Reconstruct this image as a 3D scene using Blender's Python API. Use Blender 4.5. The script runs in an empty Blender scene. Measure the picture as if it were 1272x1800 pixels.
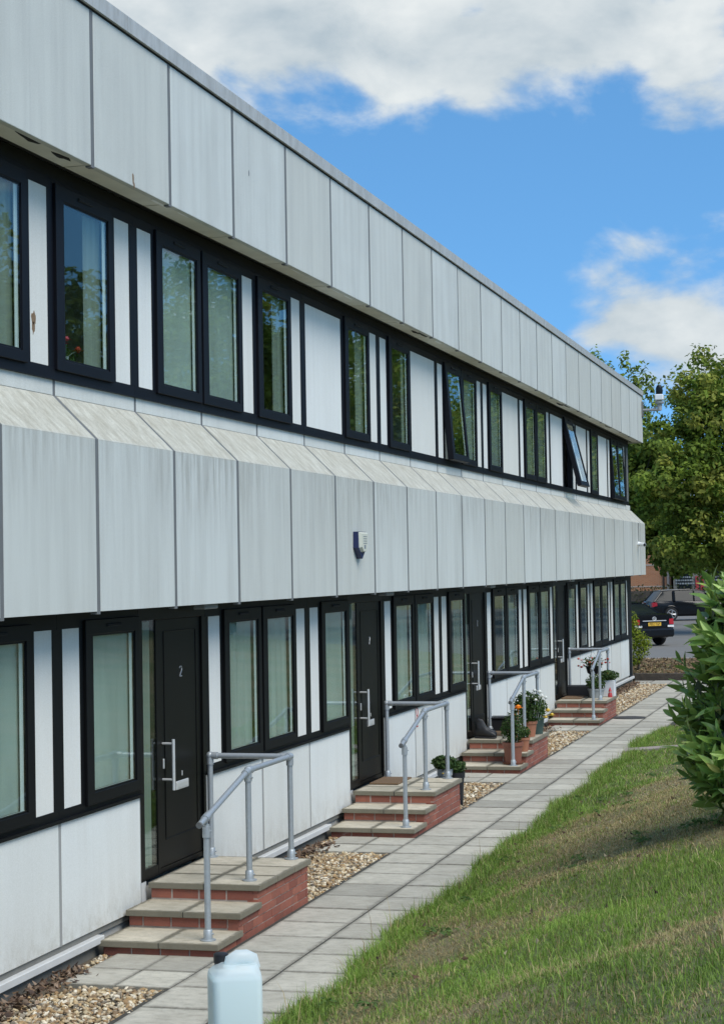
import bpy, bmesh, math, random
import numpy as np
from mathutils import Vector, Matrix

random.seed(7)
rng = np.random.default_rng(11)
SC = bpy.context.scene
COL = SC.collection
R = math.radians

# ------------------------------------------------------------------ camera
CAM = Vector((5.2422, 0.0, 2.7851))
YAW, PIT, ROL, FPX = -0.2682, 0.0303, -0.0177, 3263.3
fw = Vector((math.sin(YAW) * math.cos(PIT), math.cos(YAW) * math.cos(PIT), math.sin(PIT)))
rt0 = Vector((math.cos(YAW), -math.sin(YAW), 0))
up0 = rt0.cross(fw)
rt = math.cos(ROL) * rt0 + math.sin(ROL) * up0
up = -math.sin(ROL) * rt0 + math.cos(ROL) * up0
cd = bpy.data.cameras.new("camera")
cam = bpy.data.objects.new("camera", cd)
COL.objects.link(cam)
cd.sensor_fit = 'HORIZONTAL'
cd.sensor_width = 36.0
cd.lens = FPX / 1272.0 * 36.0
cd.clip_start = 0.1
cd.clip_end = 3000
cam.matrix_world = Matrix(((rt.x, up.x, -fw.x, CAM.x), (rt.y, up.y, -fw.y, CAM.y), (rt.z, up.z, -fw.z, CAM.z), (0, 0, 0, 1)))
SC.camera = cam

def at(u, v, y):
    """point of the place seen at photo pixel (u, v), at distance y down the street"""
    d = fw + rt * ((u - 636) / FPX) - up * ((v - 900) / FPX)
    return CAM + d * ((y - CAM.y) / d.y)

# ------------------------------------------------------------------ world / sun / exposure
SUN_DIR = Vector((0.67, -0.42, 1.0)).normalized()
wd = bpy.data.worlds.new("World")
SC.world = wd
wd.use_nodes = True
wn, wl = wd.node_tree.nodes, wd.node_tree.links
for n in list(wn):
    wn.remove(n)

def wnode(t, **kw):
    n = wn.new(t)
    for k, v in kw.items():
        setattr(n, k, v)
    return n

def wmath(op, a, b=None, c=None, clamp=False):
    n = wnode('ShaderNodeMath', operation=op, use_clamp=clamp)
    for i, s in enumerate((a, b, c)):
        if s is None:
            continue
        if isinstance(s, (int, float)):
            n.inputs[i].default_value = s
        else:
            wl.new(s, n.inputs[i])
    return n.outputs[0]

tc = wnode('ShaderNodeTexCoord')
sky = wnode('ShaderNodeTexSky', sky_type='NISHITA')
sky.sun_disc = False
sky.sun_elevation = math.asin(SUN_DIR.z)
sky.sun_rotation = math.atan2(SUN_DIR.x, SUN_DIR.y)
sky.air_density = 1.0
sky.dust_density = 0.25
sky.ozone_density = 3.0
sky.altitude = 300
sepw = wnode('ShaderNodeSeparateXYZ')
wl.new(tc.outputs['Generated'], sepw.inputs[0])
# deep clean-air blue: look up the sky colour a little higher than the direction itself
zz = wmath('ADD', wmath('MULTIPLY', sepw.outputs[2], 1.25), 0.24)
cmb = wnode('ShaderNodeCombineXYZ')
wl.new(sepw.outputs[0], cmb.inputs[0]); wl.new(sepw.outputs[1], cmb.inputs[1]); wl.new(zz, cmb.inputs[2])
nrm = wnode('ShaderNodeVectorMath', operation='NORMALIZE')
wl.new(cmb.outputs[0], nrm.inputs[0])
wl.new(nrm.outputs[0], sky.inputs[0])
az = wmath('ARCTAN2', sepw.outputs[0], sepw.outputs[1])
el = wmath('ARCSINE', sepw.outputs[2])
cv = wnode('ShaderNodeCombineXYZ')
wl.new(wmath('MULTIPLY', az, 13.0), cv.inputs[0]); wl.new(wmath('MULTIPLY', el, 21.0), cv.inputs[1])
n1 = wnode('ShaderNodeTexNoise'); n1.inputs['Scale'].default_value = 1.0; n1.inputs['Detail'].default_value = 9; n1.inputs['Roughness'].default_value = 0.52; n1.inputs['Distortion'].default_value = 0.25
wl.new(cv.outputs[0], n1.inputs['Vector'])
off = wnode('ShaderNodeVectorMath', operation='ADD'); off.inputs[1].default_value = (0.02, 0.5, 3.1)
wl.new(cv.outputs[0], off.inputs[0])
n2 = wnode('ShaderNodeTexNoise'); n2.inputs['Scale'].default_value = 0.9; n2.inputs['Detail'].default_value = 5; n2.inputs['Roughness'].default_value = 0.55
wl.new(off.outputs[0], n2.inputs['Vector'])

def blob(u, v, ru, rv, amp):
    d = (fw + rt * ((u - 636) / FPX) - up * ((v - 900) / FPX)).normalized()
    a, e = math.atan2(d.x, d.y), math.asin(d.z)
    da = wmath('DIVIDE', wmath('SUBTRACT', az, a), ru / FPX)
    de = wmath('DIVIDE', wmath('SUBTRACT', el, e), rv / FPX)
    q = wmath('ADD', wmath('MULTIPLY', da, da), wmath('MULTIPLY', de, de))
    return wmath('MULTIPLY', wmath('EXPONENT', wmath('MULTIPLY', q, -1.0)), amp)

n3 = wnode('ShaderNodeTexNoise'); n3.inputs['Scale'].default_value = 1.0; n3.inputs['Detail'].default_value = 5; n3.inputs['Roughness'].default_value = 0.52; n3.inputs['Distortion'].default_value = 0.25
up_ = wnode('ShaderNodeVectorMath', operation='ADD'); up_.inputs[1].default_value = (-0.12, 0.42, 0.0)
wl.new(cv.outputs[0], up_.inputs[0]); wl.new(up_.outputs[0], n3.inputs['Vector'])
nf = wnode('ShaderNodeTexNoise'); nf.inputs['Scale'].default_value = 3.3; nf.inputs['Detail'].default_value = 8; nf.inputs['Roughness'].default_value = 0.6
wl.new(cv.outputs[0], nf.inputs['Vector'])
field = wmath('ADD', wmath('ADD', wmath('MULTIPLY', n1.outputs[0], 1.35), -0.145), wmath('MULTIPLY', wmath('SUBTRACT', nf.outputs[0], 0.5), 0.20))
for args in ((380, 60, 260, 95, .34), (760, 95, 300, 90, .36), (1150, 80, 190, 90, .30), (1190, 215, 90, 45, .16), (560, -120, 900, 150, .30),
             (1150, 560, 120, 48, .26), (1235, 620, 120, 70, .22), (1040, 590, 80, 36, .20), (770, 388, 30, 14, .20), (830, 530, 150, 120, -.32), (940, 640, 60, 60, -.1),
             (640, 330, 420, 110, -.26), (1000, 330, 260, 90, -.24), (830, 20, 40, 22, -.22), (1110, 150, 60, 45, -.16)):
    field = wmath('ADD', field, blob(*args))
mr = wnode('ShaderNodeMapRange', interpolation_type='SMOOTHSTEP')
mr.inputs['From Min'].default_value = 0.49; mr.inputs['From Max'].default_value = 0.80
wl.new(field, mr.inputs['Value'])
shade = wmath('ADD', wmath('ADD', wmath('MULTIPLY', n2.outputs[0], 0.55), 0.34), wmath('ADD', wmath('MULTIPLY', wmath('SUBTRACT', n1.outputs[0], n3.outputs[0]), 0.7), wmath('MULTIPLY', wmath('SUBTRACT', nf.outputs[0], 0.5), 0.25)))
cr = wnode('ShaderNodeValToRGB')
cr.color_ramp.elements[0].position = 0.36; cr.color_ramp.elements[0].color = (2.0, 2.4, 2.7, 1)
cr.color_ramp.elements[1].position = 0.80; cr.color_ramp.elements[1].color = (3.5, 3.7, 3.75, 1)
wl.new(shade, cr.inputs[0])
skc = wnode('ShaderNodeMix', data_type='RGBA', blend_type='MULTIPLY')
skc.inputs[0].default_value = 1.0
wl.new(sky.outputs[0], skc.inputs[6]); skc.inputs[7].default_value = (0.62, 0.97, 1.04, 1)
mx = wnode('ShaderNodeMix', data_type='RGBA')
wl.new(mr.outputs[0], mx.inputs[0]); wl.new(skc.outputs[2], mx.inputs[6]); wl.new(cr.outputs[0], mx.inputs[7])
bg = wnode('ShaderNodeBackground'); bg.inputs[1].default_value = 0.10
wl.new(mx.outputs[2], bg.inputs[0])
wo = wnode('ShaderNodeOutputWorld')
wl.new(bg.outputs[0], wo.inputs[0])

sd = bpy.data.lights.new("sun", 'SUN')
sd.energy = 1.5
sd.angle = R(36)
sd.color = (1.0, 0.95, 0.87)
sun = bpy.data.objects.new("sun", sd)
COL.objects.link(sun)
sun.rotation_euler = (-SUN_DIR).to_track_quat('-Z', 'Y').to_euler()

SC.view_settings.view_transform = 'Standard'
SC.view_settings.look = 'None'
SC.view_settings.gamma = 1.0
SC.view_settings.exposure = 1.2
SC.view_settings.use_curve_mapping = False

# ------------------------------------------------------------------ helpers
def tag(o, label=None, cat=None, group=None, kind=None):
    if label: o['label'] = label
    if cat: o['category'] = cat
    if group: o['group'] = group
    if kind: o['kind'] = kind
    return o

def empty(name, loc=(0, 0, 0), rz=0.0):
    o = bpy.data.objects.new(name, None)
    COL.objects.link(o)
    o.empty_display_size = 0.1
    o.location = loc
    o.rotation_euler = (0, 0, rz)
    return o

def link(name, me, parent=None, loc=None, rot=None, scale=None):
    o = bpy.data.objects.new(name, me)
    COL.objects.link(o)
    if parent is not None: o.parent = parent
    if loc is not None: o.location = loc
    if rot is not None: o.rotation_euler = rot
    if scale is not None: o.scale = scale
    return o

class MB:
    def __init__(self):
        self.v, self.f = [], []
    def add(self, vs, fs):
        n = len(self.v)
        self.v += [tuple(p) for p in vs]
        self.f += [tuple(i + n for i in f) for f in fs]
        return self
    def box(self, x0, x1, y0, y1, z0, z1, b=0.0):
        if b <= 0:
            vs = [(x, y, z) for x in (x0, x1) for y in (y0, y1) for z in (z0, z1)]
            return self.add(vs, [(0, 1, 3, 2), (4, 6, 7, 5), (0, 4, 5, 1), (2, 3, 7, 6), (0, 2, 6, 4), (1, 5, 7, 3)])
        X, Y, Z = (x0, x1), (y0, y1), (z0, z1)
        vs, idx = [], {}
        for i in (0, 1):
            for j in (0, 1):
                for k in (0, 1):
                    sx, sy, sz = (b if i == 0 else -b), (b if j == 0 else -b), (b if k == 0 else -b)
                    for a, p in enumerate(((X[i], Y[j] + sy, Z[k] + sz), (X[i] + sx, Y[j], Z[k] + sz), (X[i] + sx, Y[j] + sy, Z[k]))):
                        idx[(i, j, k, a)] = len(vs); vs.append(p)
        I = lambda i, j, k, a: idx[(i, j, k, a)]
        fs = []
        for i in (0, 1):
            q = [I(i, 0, 0, 0), I(i, 1, 0, 0), I(i, 1, 1, 0), I(i, 0, 1, 0)]; fs.append(q if i else q[::-1])
            q = [I(0, i, 0, 1), I(1, i, 0, 1), I(1, i, 1, 1), I(0, i, 1, 1)]; fs.append(q[::-1] if i else q)
            q = [I(0, 0, i, 2), I(1, 0, i, 2), I(1, 1, i, 2), I(0, 1, i, 2)]; fs.append(q if i else q[::-1])
        for i in (0, 1):
            for j in (0, 1):
                q = [I(i, j, 0, 0), I(i, j, 0, 1), I(i, j, 1, 1), I(i, j, 1, 0)]; fs.append(q if (i ^ j) else q[::-1])
                q = [I(0, i, j, 1), I(0, i, j, 2), I(1, i, j, 2), I(1, i, j, 1)]; fs.append(q if (i ^ j) else q[::-1])
                q = [I(i, 0, j, 0), I(i, 0, j, 2), I(i, 1, j, 2), I(i, 1, j, 0)]; fs.append(q[::-1] if (i ^ j) else q)
        for i in (0, 1):
            for j in (0, 1):
                for k in (0, 1):
                    q = [I(i, j, k, 0), I(i, j, k, 1), I(i, j, k, 2)]
                    fs.append(q if (i + j + k) % 2 else q[::-1])
        return self.add(vs, fs)
    def prism(self, prof, y0, y1):
        """profile of (x, z) points extruded along y"""
        n = len(prof)
        vs = [(x, y0, z) for x, z in prof] + [(x, y1, z) for x, z in prof]
        fs = [tuple(range(n)), tuple(range(2 * n - 1, n - 1, -1))]
        fs += [(i, n + i, n + (i + 1) % n, (i + 1) % n) for i in range(n)]
        return self.add(vs, fs)
    def tube(self, pts, rad, seg=10, caps=True):
        pts = [Vector(p) for p in pts]
        rs = rad if isinstance(rad, (list, tuple)) else [rad] * len(pts)
        vs, fs = [], []
        prev = None
        for i, p in enumerate(pts):
            if i == 0: t = pts[1] - pts[0]
            elif i == len(pts) - 1: t = pts[-1] - pts[-2]
            else: t = (pts[i + 1] - pts[i]).normalized() + (pts[i] - pts[i - 1]).normalized()
            t.normalize()
            if prev is None:
                a = Vector((0, 0, 1)) if abs(t.z) < 0.9 else Vector((1, 0, 0))
                u_ = t.cross(a).normalized()
            else:
                u_ = (prev - t * prev.dot(t)).normalized()
            prev = u_
            w = t.cross(u_)
            for s in range(seg):
                a = 2 * math.pi * s / seg
                vs.append(p + (u_ * math.cos(a) + w * math.sin(a)) * rs[i])
        for i in range(len(pts) - 1):
            for s in range(seg):
                s2 = (s + 1) % seg
                fs.append((i * seg + s, i * seg + s2, (i + 1) * seg + s2, (i + 1) * seg + s))
        if caps:
            fs.append(tuple(range(seg))[::-1])
            fs.append(tuple((len(pts) - 1) * seg + s for s in range(seg)))
        return self.add(vs, fs)
    def lathe(self, prof, c=(0, 0, 0), seg=20):
        vs, fs = [], []
        for r_, z in prof:
            for s in range(seg):
                a = 2 * math.pi * s / seg
                vs.append((c[0] + r_ * math.cos(a), c[1] + r_ * math.sin(a), c[2] + z))
        for i in range(len(prof) - 1):
            for s in range(seg):
                s2 = (s + 1) % seg
                fs.append((i * seg + s, i * seg + s2, (i + 1) * seg + s2, (i + 1) * seg + s))
        fs.append(tuple(range(seg))[::-1])
        fs.append(tuple((len(prof) - 1) * seg + s for s in range(seg)))
        return self.add(vs, fs)
    def ball(self, c, r, seg=10, rings=6, sc=(1, 1, 1)):
        vs, fs = [], []
        for i in range(1, rings):
            a = math.pi * i / rings
            for s in range(seg):
                b = 2 * math.pi * s / seg
                vs.append((c[0] + r * sc[0] * math.sin(a) * math.cos(b), c[1] + r * sc[1] * math.sin(a) * math.sin(b), c[2] + r * sc[2] * math.cos(a)))
        t, bt = len(vs), len(vs) + 1
        vs += [(c[0], c[1], c[2] + r * sc[2]), (c[0], c[1], c[2] - r * sc[2])]
        for i in range(rings - 2):
            for s in range(seg):
                s2 = (s + 1) % seg
                fs.append((i * seg + s, (i + 1) * seg + s, (i + 1) * seg + s2, i * seg + s2))
        for s in range(seg):
            s2 = (s + 1) % seg
            fs.append((t, s, s2)); fs.append((bt, (rings - 2) * seg + s2, (rings - 2) * seg + s))
        return self.add(vs, fs)
    def mesh(self, name, mat, smooth=False):
        me = bpy.data.meshes.new(name)
        me.from_pydata([tuple(p) for p in self.v], [], self.f)
        me.materials.append(mat)
        if smooth:
            me.polygons.foreach_set('use_smooth', [True] * len(me.polygons))
            try: me.set_sharp_from_angle(angle=R(40))
            except Exception: pass
        me.update()
        return me
    def build(self, name, mat, parent=None, smooth=False, **kw):
        return link(name, self.mesh(name, mat, smooth), parent, **kw)

def np_mesh(name, verts, tris, mat, cols=None, smooth=False, quads=False):
    """big mesh straight from arrays; cols = one rgb for each vertex"""
    me = bpy.data.meshes.new(name)
    k = tris.shape[1]
    me.vertices.add(len(verts)); me.vertices.foreach_set('co', np.ascontiguousarray(verts, dtype=np.float32).ravel())
    me.loops.add(tris.size); me.loops.foreach_set('vertex_index', np.ascontiguousarray(tris, dtype=np.int32).ravel())
    me.polygons.add(len(tris)); me.polygons.foreach_set('loop_start', np.arange(0, tris.size, k, dtype=np.int32))
    if smooth: me.polygons.foreach_set('use_smooth', np.ones(len(tris), dtype=bool))
    me.update(calc_edges=True)
    if cols is not None:
        a = me.color_attributes.new('Col', 'FLOAT_COLOR', 'POINT')
        c4 = np.ones((len(verts), 4), dtype=np.float32); c4[:, :3] = cols
        a.data.foreach_set('color', c4.ravel())
    me.materials.append(mat)
    return me

# ------------------------------------------------------------------ materials
class NT:
    def __init__(self, name):
        self.m = bpy.data.materials.new(name); self.m.use_nodes = True
        self.n, self.l = self.m.node_tree.nodes, self.m.node_tree.links
        self.b = self.n['Principled BSDF']
        self.out = self.n['Material Output']
    def node(self, t, **kw):
        n = self.n.new(t)
        for k, v in kw.items(): setattr(n, k, v)
        return n
    def put(self, s, inp):
        if hasattr(s, 'links'): self.l.new(s, inp)
        else: inp.default_value = s
    def pos(self, sc=(1, 1, 1), obj=False, own=False):
        g = self.node('ShaderNodeTexCoord').outputs['Object'] if obj else self.node('ShaderNodeNewGeometry').outputs['Position']
        if own:                                    # every piece gets its own stretch of the pattern
            cb = self.node('ShaderNodeCombineXYZ'); self.l.new(self.math('MULTIPLY', self.rand(), 60.0), cb.inputs[0]); self.l.new(self.math('MULTIPLY', self.rand(), 37.0), cb.inputs[1])
            ad = self.node('ShaderNodeVectorMath', operation='ADD'); self.l.new(g, ad.inputs[0]); self.l.new(cb.outputs[0], ad.inputs[1]); g = ad.outputs[0]
        mp = self.node('ShaderNodeMapping'); mp.inputs['Scale'].default_value = sc
        self.l.new(g, mp.inputs['Vector'])
        return mp.outputs[0]
    def noise(self, vec, scale=1.0, detail=4, rough=0.55):
        n = self.node('ShaderNodeTexNoise'); n.inputs['Scale'].default_value = scale; n.inputs['Detail'].default_value = detail; n.inputs['Roughness'].default_value = rough
        self.l.new(vec, n.inputs['Vector'])
        return n.outputs[0]
    def ramp(self, v, *stops):
        r_ = self.node('ShaderNodeValToRGB')
        e = r_.color_ramp.elements
        while len(e) < len(stops): e.new(0.5)
        for i, (p, c) in enumerate(stops):
            e[i].position = p
            e[i].color = (c, c, c, 1) if isinstance(c, (int, float)) else tuple(c) + (1,)
        self.l.new(v, r_.inputs[0])
        return r_.outputs[0]
    def mix(self, fac, a, b, mode='MIX'):
        m = self.node('ShaderNodeMix', data_type='RGBA', blend_type=mode)
        for s, i in ((fac, 0), (a, 6), (b, 7)):
            if isinstance(s, tuple): s = s + (1,) if len(s) == 3 else s
            self.put(s, m.inputs[i])
        return m.outputs[2]
    def math(self, op, a, b=None):
        m = self.node('ShaderNodeMath', operation=op)
        self.put(a, m.inputs[0])
        if b is not None: self.put(b, m.inputs[1])
        return m.outputs[0]
    def rand(self): return self.node('ShaderNodeObjectInfo').outputs['Random']
    def hsv(self, col, val=None, sat=None):
        h = self.node('ShaderNodeHueSaturation')
        self.put(col if not isinstance(col, tuple) else col + (1,), h.inputs['Color'])
        if val is not None: self.put(val, h.inputs['Value'])
        if sat is not None: self.put(sat, h.inputs['Saturation'])
        return h.outputs[0]
    def bump(self, h, strength=0.3, dist=0.01):
        b = self.node('ShaderNodeBump'); b.inputs['Strength'].default_value = strength; b.inputs['Distance'].default_value = dist
        self.l.new(h, b.inputs['Height']); self.l.new(b.outputs[0], self.b.inputs['Normal'])
    def fin(self, col=None, rough=0.6, metal=0.0, spec=None):
        if col is not None: self.put(col + (1,) if isinstance(col, tuple) else col, self.b.inputs['Base Color'])
        self.put(rough, self.b.inputs['Roughness']); self.b.inputs['Metallic'].default_value = metal
        if spec is not None: self.b.inputs['Specular IOR Level'].default_value = spec
        return self.m

def plain(name, col, rough=0.5, metal=0.0, var=0.12, scale=12, spec=None):
    t = NT(name)
    n = t.noise(t.pos(obj=True), scale, 4)
    c = t.mix(n, tuple(x * (1 - var) for x in col), tuple(min(1, x * (1 + var)) for x in col))
    return t.fin(c, rough, metal, spec)

M = {}
def panel_mat(name, col, dirt, dirtc, fine=0.5, splash=0.0):
    t = NT(name)
    st = t.noise(t.pos((3, 3.2, 0.30), own=True), 1.6, 7, 0.62)           # rain streaks running down
    st2 = t.noise(t.pos((9, 15, 0.5), own=True), 1.0, 5, 0.6)
    bl = t.noise(t.pos((1, 1, 1), own=True), 1.3, 5, 0.6)
    c = t.mix(t.rand(), tuple(x * f for x, f in zip(col, (0.955, 0.94, 0.91))), tuple(x * f for x, f in zip(col, (1.03, 1.04, 1.05))))
    f = t.math('MULTIPLY', t.ramp(st, (0.42, 0.0), (0.70, 1.0)), dirt)
    c = t.mix(f, c, dirtc)
    f2 = t.math('MULTIPLY', t.ramp(st2, (0.54, 0.0), (0.78, 1.0)), dirt * 0.45)
    c = t.mix(f2, c, tuple(x * 0.86 for x in dirtc))
    f3 = t.math('MULTIPLY', t.ramp(st2, (0.25, 1.0), (0.42, 0.0)), dirt * 0.5)
    c = t.mix(f3, c, tuple(min(1, x * 1.15) for x in col))
    c = t.mix(t.math('MULTIPLY', t.ramp(bl, (0.45, 0), (0.75, 1)), dirt * 0.6), c, dirtc)
    if splash:
        sp = t.node('ShaderNodeSeparateXYZ'); t.l.new(t.node('ShaderNodeNewGeometry').outputs['Position'], sp.inputs[0])
        mg = t.node('ShaderNodeMapRange'); t.l.new(sp.outputs[2], mg.inputs[0]); mg.inputs[1].default_value = 0.62; mg.inputs[2].default_value = 0.14
        sn = t.noise(t.pos((3, 4, 2.5)), 2.5, 7, 0.72)
        c = t.mix(t.math('MULTIPLY', t.math('POWER', mg.outputs[0], 1.8), t.ramp(sn, (0.38, 0.05), (0.68, splash))), c, (0.33, 0.29, 0.215))
    fg = t.noise(t.pos(), 130, 3, 0.6)
    c = t.mix(0.20, c, t.ramp(fg, (0.3, 0.1), (0.7, 0.9)), 'OVERLAY')
    t.bump(fg, 0.12 * fine, 0.004)
    return t.fin(c, 0.55)
M['fascia'] = panel_mat('fascia_coated_panel', (0.585, 0.595, 0.55), 0.46, (0.41, 0.41, 0.375))
M['upstand'] = panel_mat('upstand_panel', (0.65, 0.655, 0.61), 0.35, (0.47, 0.475, 0.43))
M['wall'] = panel_mat('wall_panel', (0.70, 0.71, 0.675), 0.24, (0.55, 0.54, 0.49), 0.5, 0.55)
M['infill'] = panel_mat('infill_panel', (0.74, 0.735, 0.685), 0.28, (0.58, 0.57, 0.52), 0.2)
def folded_mat():
    t = NT('folded_fascia_panel')
    g = t.node('ShaderNodeNewGeometry')
    sp = t.node('ShaderNodeSeparateXYZ'); t.l.new(g.outputs['Position'], sp.inputs[0])
    z = sp.outputs[2]
    st = t.noise(t.pos((3, 3.4, 0.30), own=True), 1.6, 7, 0.62)
    run = t.noise(t.pos((0.4, 9, 0.9)), 1.5, 6, 0.65)
    c = t.mix(t.rand(), (0.555, 0.56, 0.505), (0.615, 0.63, 0.585))
    c = t.mix(t.math('MULTIPLY', t.ramp(st, (0.42, 0), (0.70, 1)), 0.46), c, (0.415, 0.415, 0.375))
    # dirt that washes off the sloping top and runs down the first part of the face
    mrg = t.node('ShaderNodeMapRange'); t.l.new(z, mrg.inputs[0])
    mrg.inputs[1].default_value = 2.75; mrg.inputs[2].default_value = 3.73; mrg.inputs[3].default_value = 0; mrg.inputs[4].default_value = 1
    wide = t.noise(t.pos((0.3, 0.33, 0.2)), 1.0, 3)
    f = t.math('MULTIPLY', t.math('POWER', mrg.outputs[0], 1.6), t.math('MULTIPLY', t.ramp(run, (0.42, 0.1), (0.72, 1)), t.ramp(wide, (0.38, 0.35), (0.6, 1.0))))
    c = t.mix(f, c, (0.25, 0.235, 0.195))
    # lichen and algae on the slope
    sl = t.node('ShaderNodeMapRange'); t.l.new(z, sl.inputs[0]); sl.inputs[1].default_value = 3.715; sl.inputs[2].default_value = 3.74
    lich = t.mix(t.ramp(t.noise(t.pos((3, 7, 3)), 2.0, 7, 0.7), (0.3, 0), (0.68, 1)), (0.61, 0.59, 0.50), (0.36, 0.33, 0.25))
    spk = t.noise(t.pos(), 60, 3, 0.7)
    lich = t.mix(t.ramp(spk, (0.52, 0), (0.70, 0.55)), lich, (0.27, 0.26, 0.205))
    c = t.mix(sl.outputs[0], c, lich)
    fg = t.noise(t.pos(), 160, 2)
    c = t.mix(0.17, c, t.ramp(fg, (0.3, 0.1), (0.7, 0.9)), 'OVERLAY')
    t.bump(fg, 0.1, 0.004)
    return t.fin(c, 0.55)
M['folded'] = folded_mat()
def coping_mat():
    t = NT('coping_metal')
    n = t.noise(t.pos((1, 3, 1)), 3, 6, 0.7)
    c = t.mix(t.ramp(n, (0.35, 0), (0.7, 1)), (0.46, 0.47, 0.46), (0.33, 0.33, 0.31))
    return t.fin(c, 0.5)
M['coping'] = coping_mat()
M['joint'] = plain('grey_joint_strip', (0.15, 0.152, 0.148), 0.6, 0, 0.2, 5)
M['joint_lower'] = plain('grey_cover_strip', (0.30, 0.30, 0.285), 0.6, 0, 0.15, 5)
M['soffit'] = plain('soffit_board', (0.70, 0.68, 0.60), 0.75, 0, 0.25, 4)
M['patch'] = plain('bare_board_patch', (0.85, 0.85, 0.82), 0.8, 0, 0.2, 9)
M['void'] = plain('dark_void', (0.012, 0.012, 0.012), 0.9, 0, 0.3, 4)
M['black'] = plain('black_frame_paint', (0.004, 0.0042, 0.0045), 0.5, 0, 0.2, 6, 0.18)
M['upper_black'] = plain('black_frame_blue_reflection', (0.0045, 0.005, 0.008), 0.5, 0, 0.2, 6, 0.18)  # same black paint, its bluish reflection put into the base colour
M['door'] = plain('black_door_paint', (0.0045, 0.0045, 0.0042), 0.40, 0, 0.15, 3, 0.14)
M['steel'] = plain('brushed_steel', (0.66, 0.66, 0.64), 0.38, 0.45, 0.08, 20)
M['dull_steel'] = plain('dull_steel', (0.34, 0.34, 0.33), 0.5, 0.8, 0.1, 20)
M['white'] = plain('white_plastic', (0.72, 0.73, 0.73), 0.4, 0, 0.04, 6)
M['trim'] = plain('white_base_trim', (0.55, 0.55, 0.53), 0.6, 0, 0.12, 8)
M['plinth'] = plain('stained_plinth', (0.19, 0.18, 0.155), 0.85, 0, 0.3, 6)
M['band'] = plain('grey_base_band', (0.19, 0.185, 0.165), 0.8, 0, 0.2, 6)
M['room'] = plain('room_paint', (0.42, 0.41, 0.38), 0.8, 0, 0.08, 2)
M['roof'] = plain('roof_felt', (0.10, 0.10, 0.10), 0.9, 0, 0.2, 3)
def glass_mat(name, tint, ior):
    t = NT(name)
    g_ = t.node('ShaderNodeNewGeometry')
    dt = t.node('ShaderNodeVectorMath', operation='DOT_PRODUCT'); t.l.new(g_.outputs['Normal'], dt.inputs[0]); t.l.new(g_.outputs['Incoming'], dt.inputs[1])
    k5 = t.math('POWER', t.math('SUBTRACT', 1.0, t.math('ABSOLUTE', dt.outputs['Value'])), 4.5)
    fr = t.math('ADD', t.math('MULTIPLY', k5, 0.78), ior)
    tr = t.node('ShaderNodeBsdfTransparent'); tr.inputs[0].default_value = tint + (1,)
    gl = t.node('ShaderNodeBsdfGlossy'); gl.inputs['Roughness'].default_value = 0.01; gl.inputs[0].default_value = (0.92, 0.97, 0.95, 1)
    wv = t.noise(t.pos((1, 2.0, 1.2)), 1.6, 2)
    bp = t.node('ShaderNodeBump'); bp.inputs['Strength'].default_value = 0.008; bp.inputs['Distance'].default_value = 0.02
    t.l.new(wv, bp.inputs['Height']); t.l.new(bp.outputs[0], gl.inputs['Normal'])
    mxs = t.node('ShaderNodeMixShader')
    t.l.new(fr, mxs.inputs[0]); t.l.new(tr.outputs[0], mxs.inputs[1]); t.l.new(gl.outputs[0], mxs.inputs[2])
    t.l.new(mxs.outputs[0], t.out.inputs[0])
    return t.m
M['glass'] = glass_mat('window_glass', (0.90, 0.95, 0.93), 0.035)
def cloth_mat(name, col, fold):
    t = NT(name)
    n = t.noise(t.pos((1, fold, 0.6)), 1.0, 4)
    c = t.mix(t.ramp(n, (0.3, 0), (0.7, 1)), tuple(x * 0.74 for x in col), col)  # shading of the folds put into the cloth colour as noise bands
    tl = t.node('ShaderNodeBsdfTranslucent'); t.l.new(c, tl.inputs[0])
    t.fin(c, 0.9)
    ms = t.node('ShaderNodeMixShader'); ms.inputs[0].default_value = 0.25
    t.l.new(t.b.outputs[0], ms.inputs[1]); t.l.new(tl.outputs[0], ms.inputs[2]); t.l.new(ms.outputs[0], t.out.inputs[0])
    return t.m
M['blind'] = cloth_mat('pale_blind', (0.56, 0.62, 0.57), 3)
M['curtain'] = cloth_mat('grey_green_curtain', (0.34, 0.38, 0.33), 24)
M['sheer'] = cloth_mat('pale_sheer_curtain', (0.55, 0.61, 0.56), 9)
M['net'] = cloth_mat('net_curtain', (0.42, 0.47, 0.45), 18)
def galv():
    t = NT('galvanised_tube')
    n = t.noise(t.pos(), 26, 5, 0.65)
    c = t.mix(n, (0.30, 0.325, 0.34), (0.50, 0.53, 0.545))
    return t.fin(c, t.ramp(n, (0.3, 0.62), (0.7, 0.42)), 0.55)
M['galv'] = galv()
def brick_mat():
    t = NT('red_brick')
    n = t.noise(t.pos(), 9, 5, 0.65)
    n2 = t.noise(t.pos(), 90, 3, 0.6)
    base = t.mix(t.rand(), (0.22, 0.066, 0.043), (0.36, 0.125, 0.078))
    c = t.mix(t.ramp(n, (0.3, 0), (0.8, 0.7)), base, (0.20, 0.07, 0.05))
    c = t.mix(t.ramp(n2, (0.60, 0), (0.78, 0.25)), c, (0.45, 0.28, 0.21))
    salt = t.noise(t.pos((1, 1.2, 2)), 3.2, 5, 0.7)
    c = t.mix(t.ramp(salt, (0.64, 0), (0.76, 0.55)), c, (0.52, 0.46, 0.42))
    drt = t.noise(t.pos((1, 1, 1)), 5, 6, 0.7)
    c = t.mix(t.ramp(drt, (0.5, 0), (0.75, 0.6)), c, (0.11, 0.075, 0.055))
    t.bump(n2, 0.4, 0.004)
    return t.fin(c, 0.85)
M['brick'] = brick_mat()
M['mortar'] = plain('mortar', (0.40, 0.33, 0.28), 0.95, 0, 0.25, 14)
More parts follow.
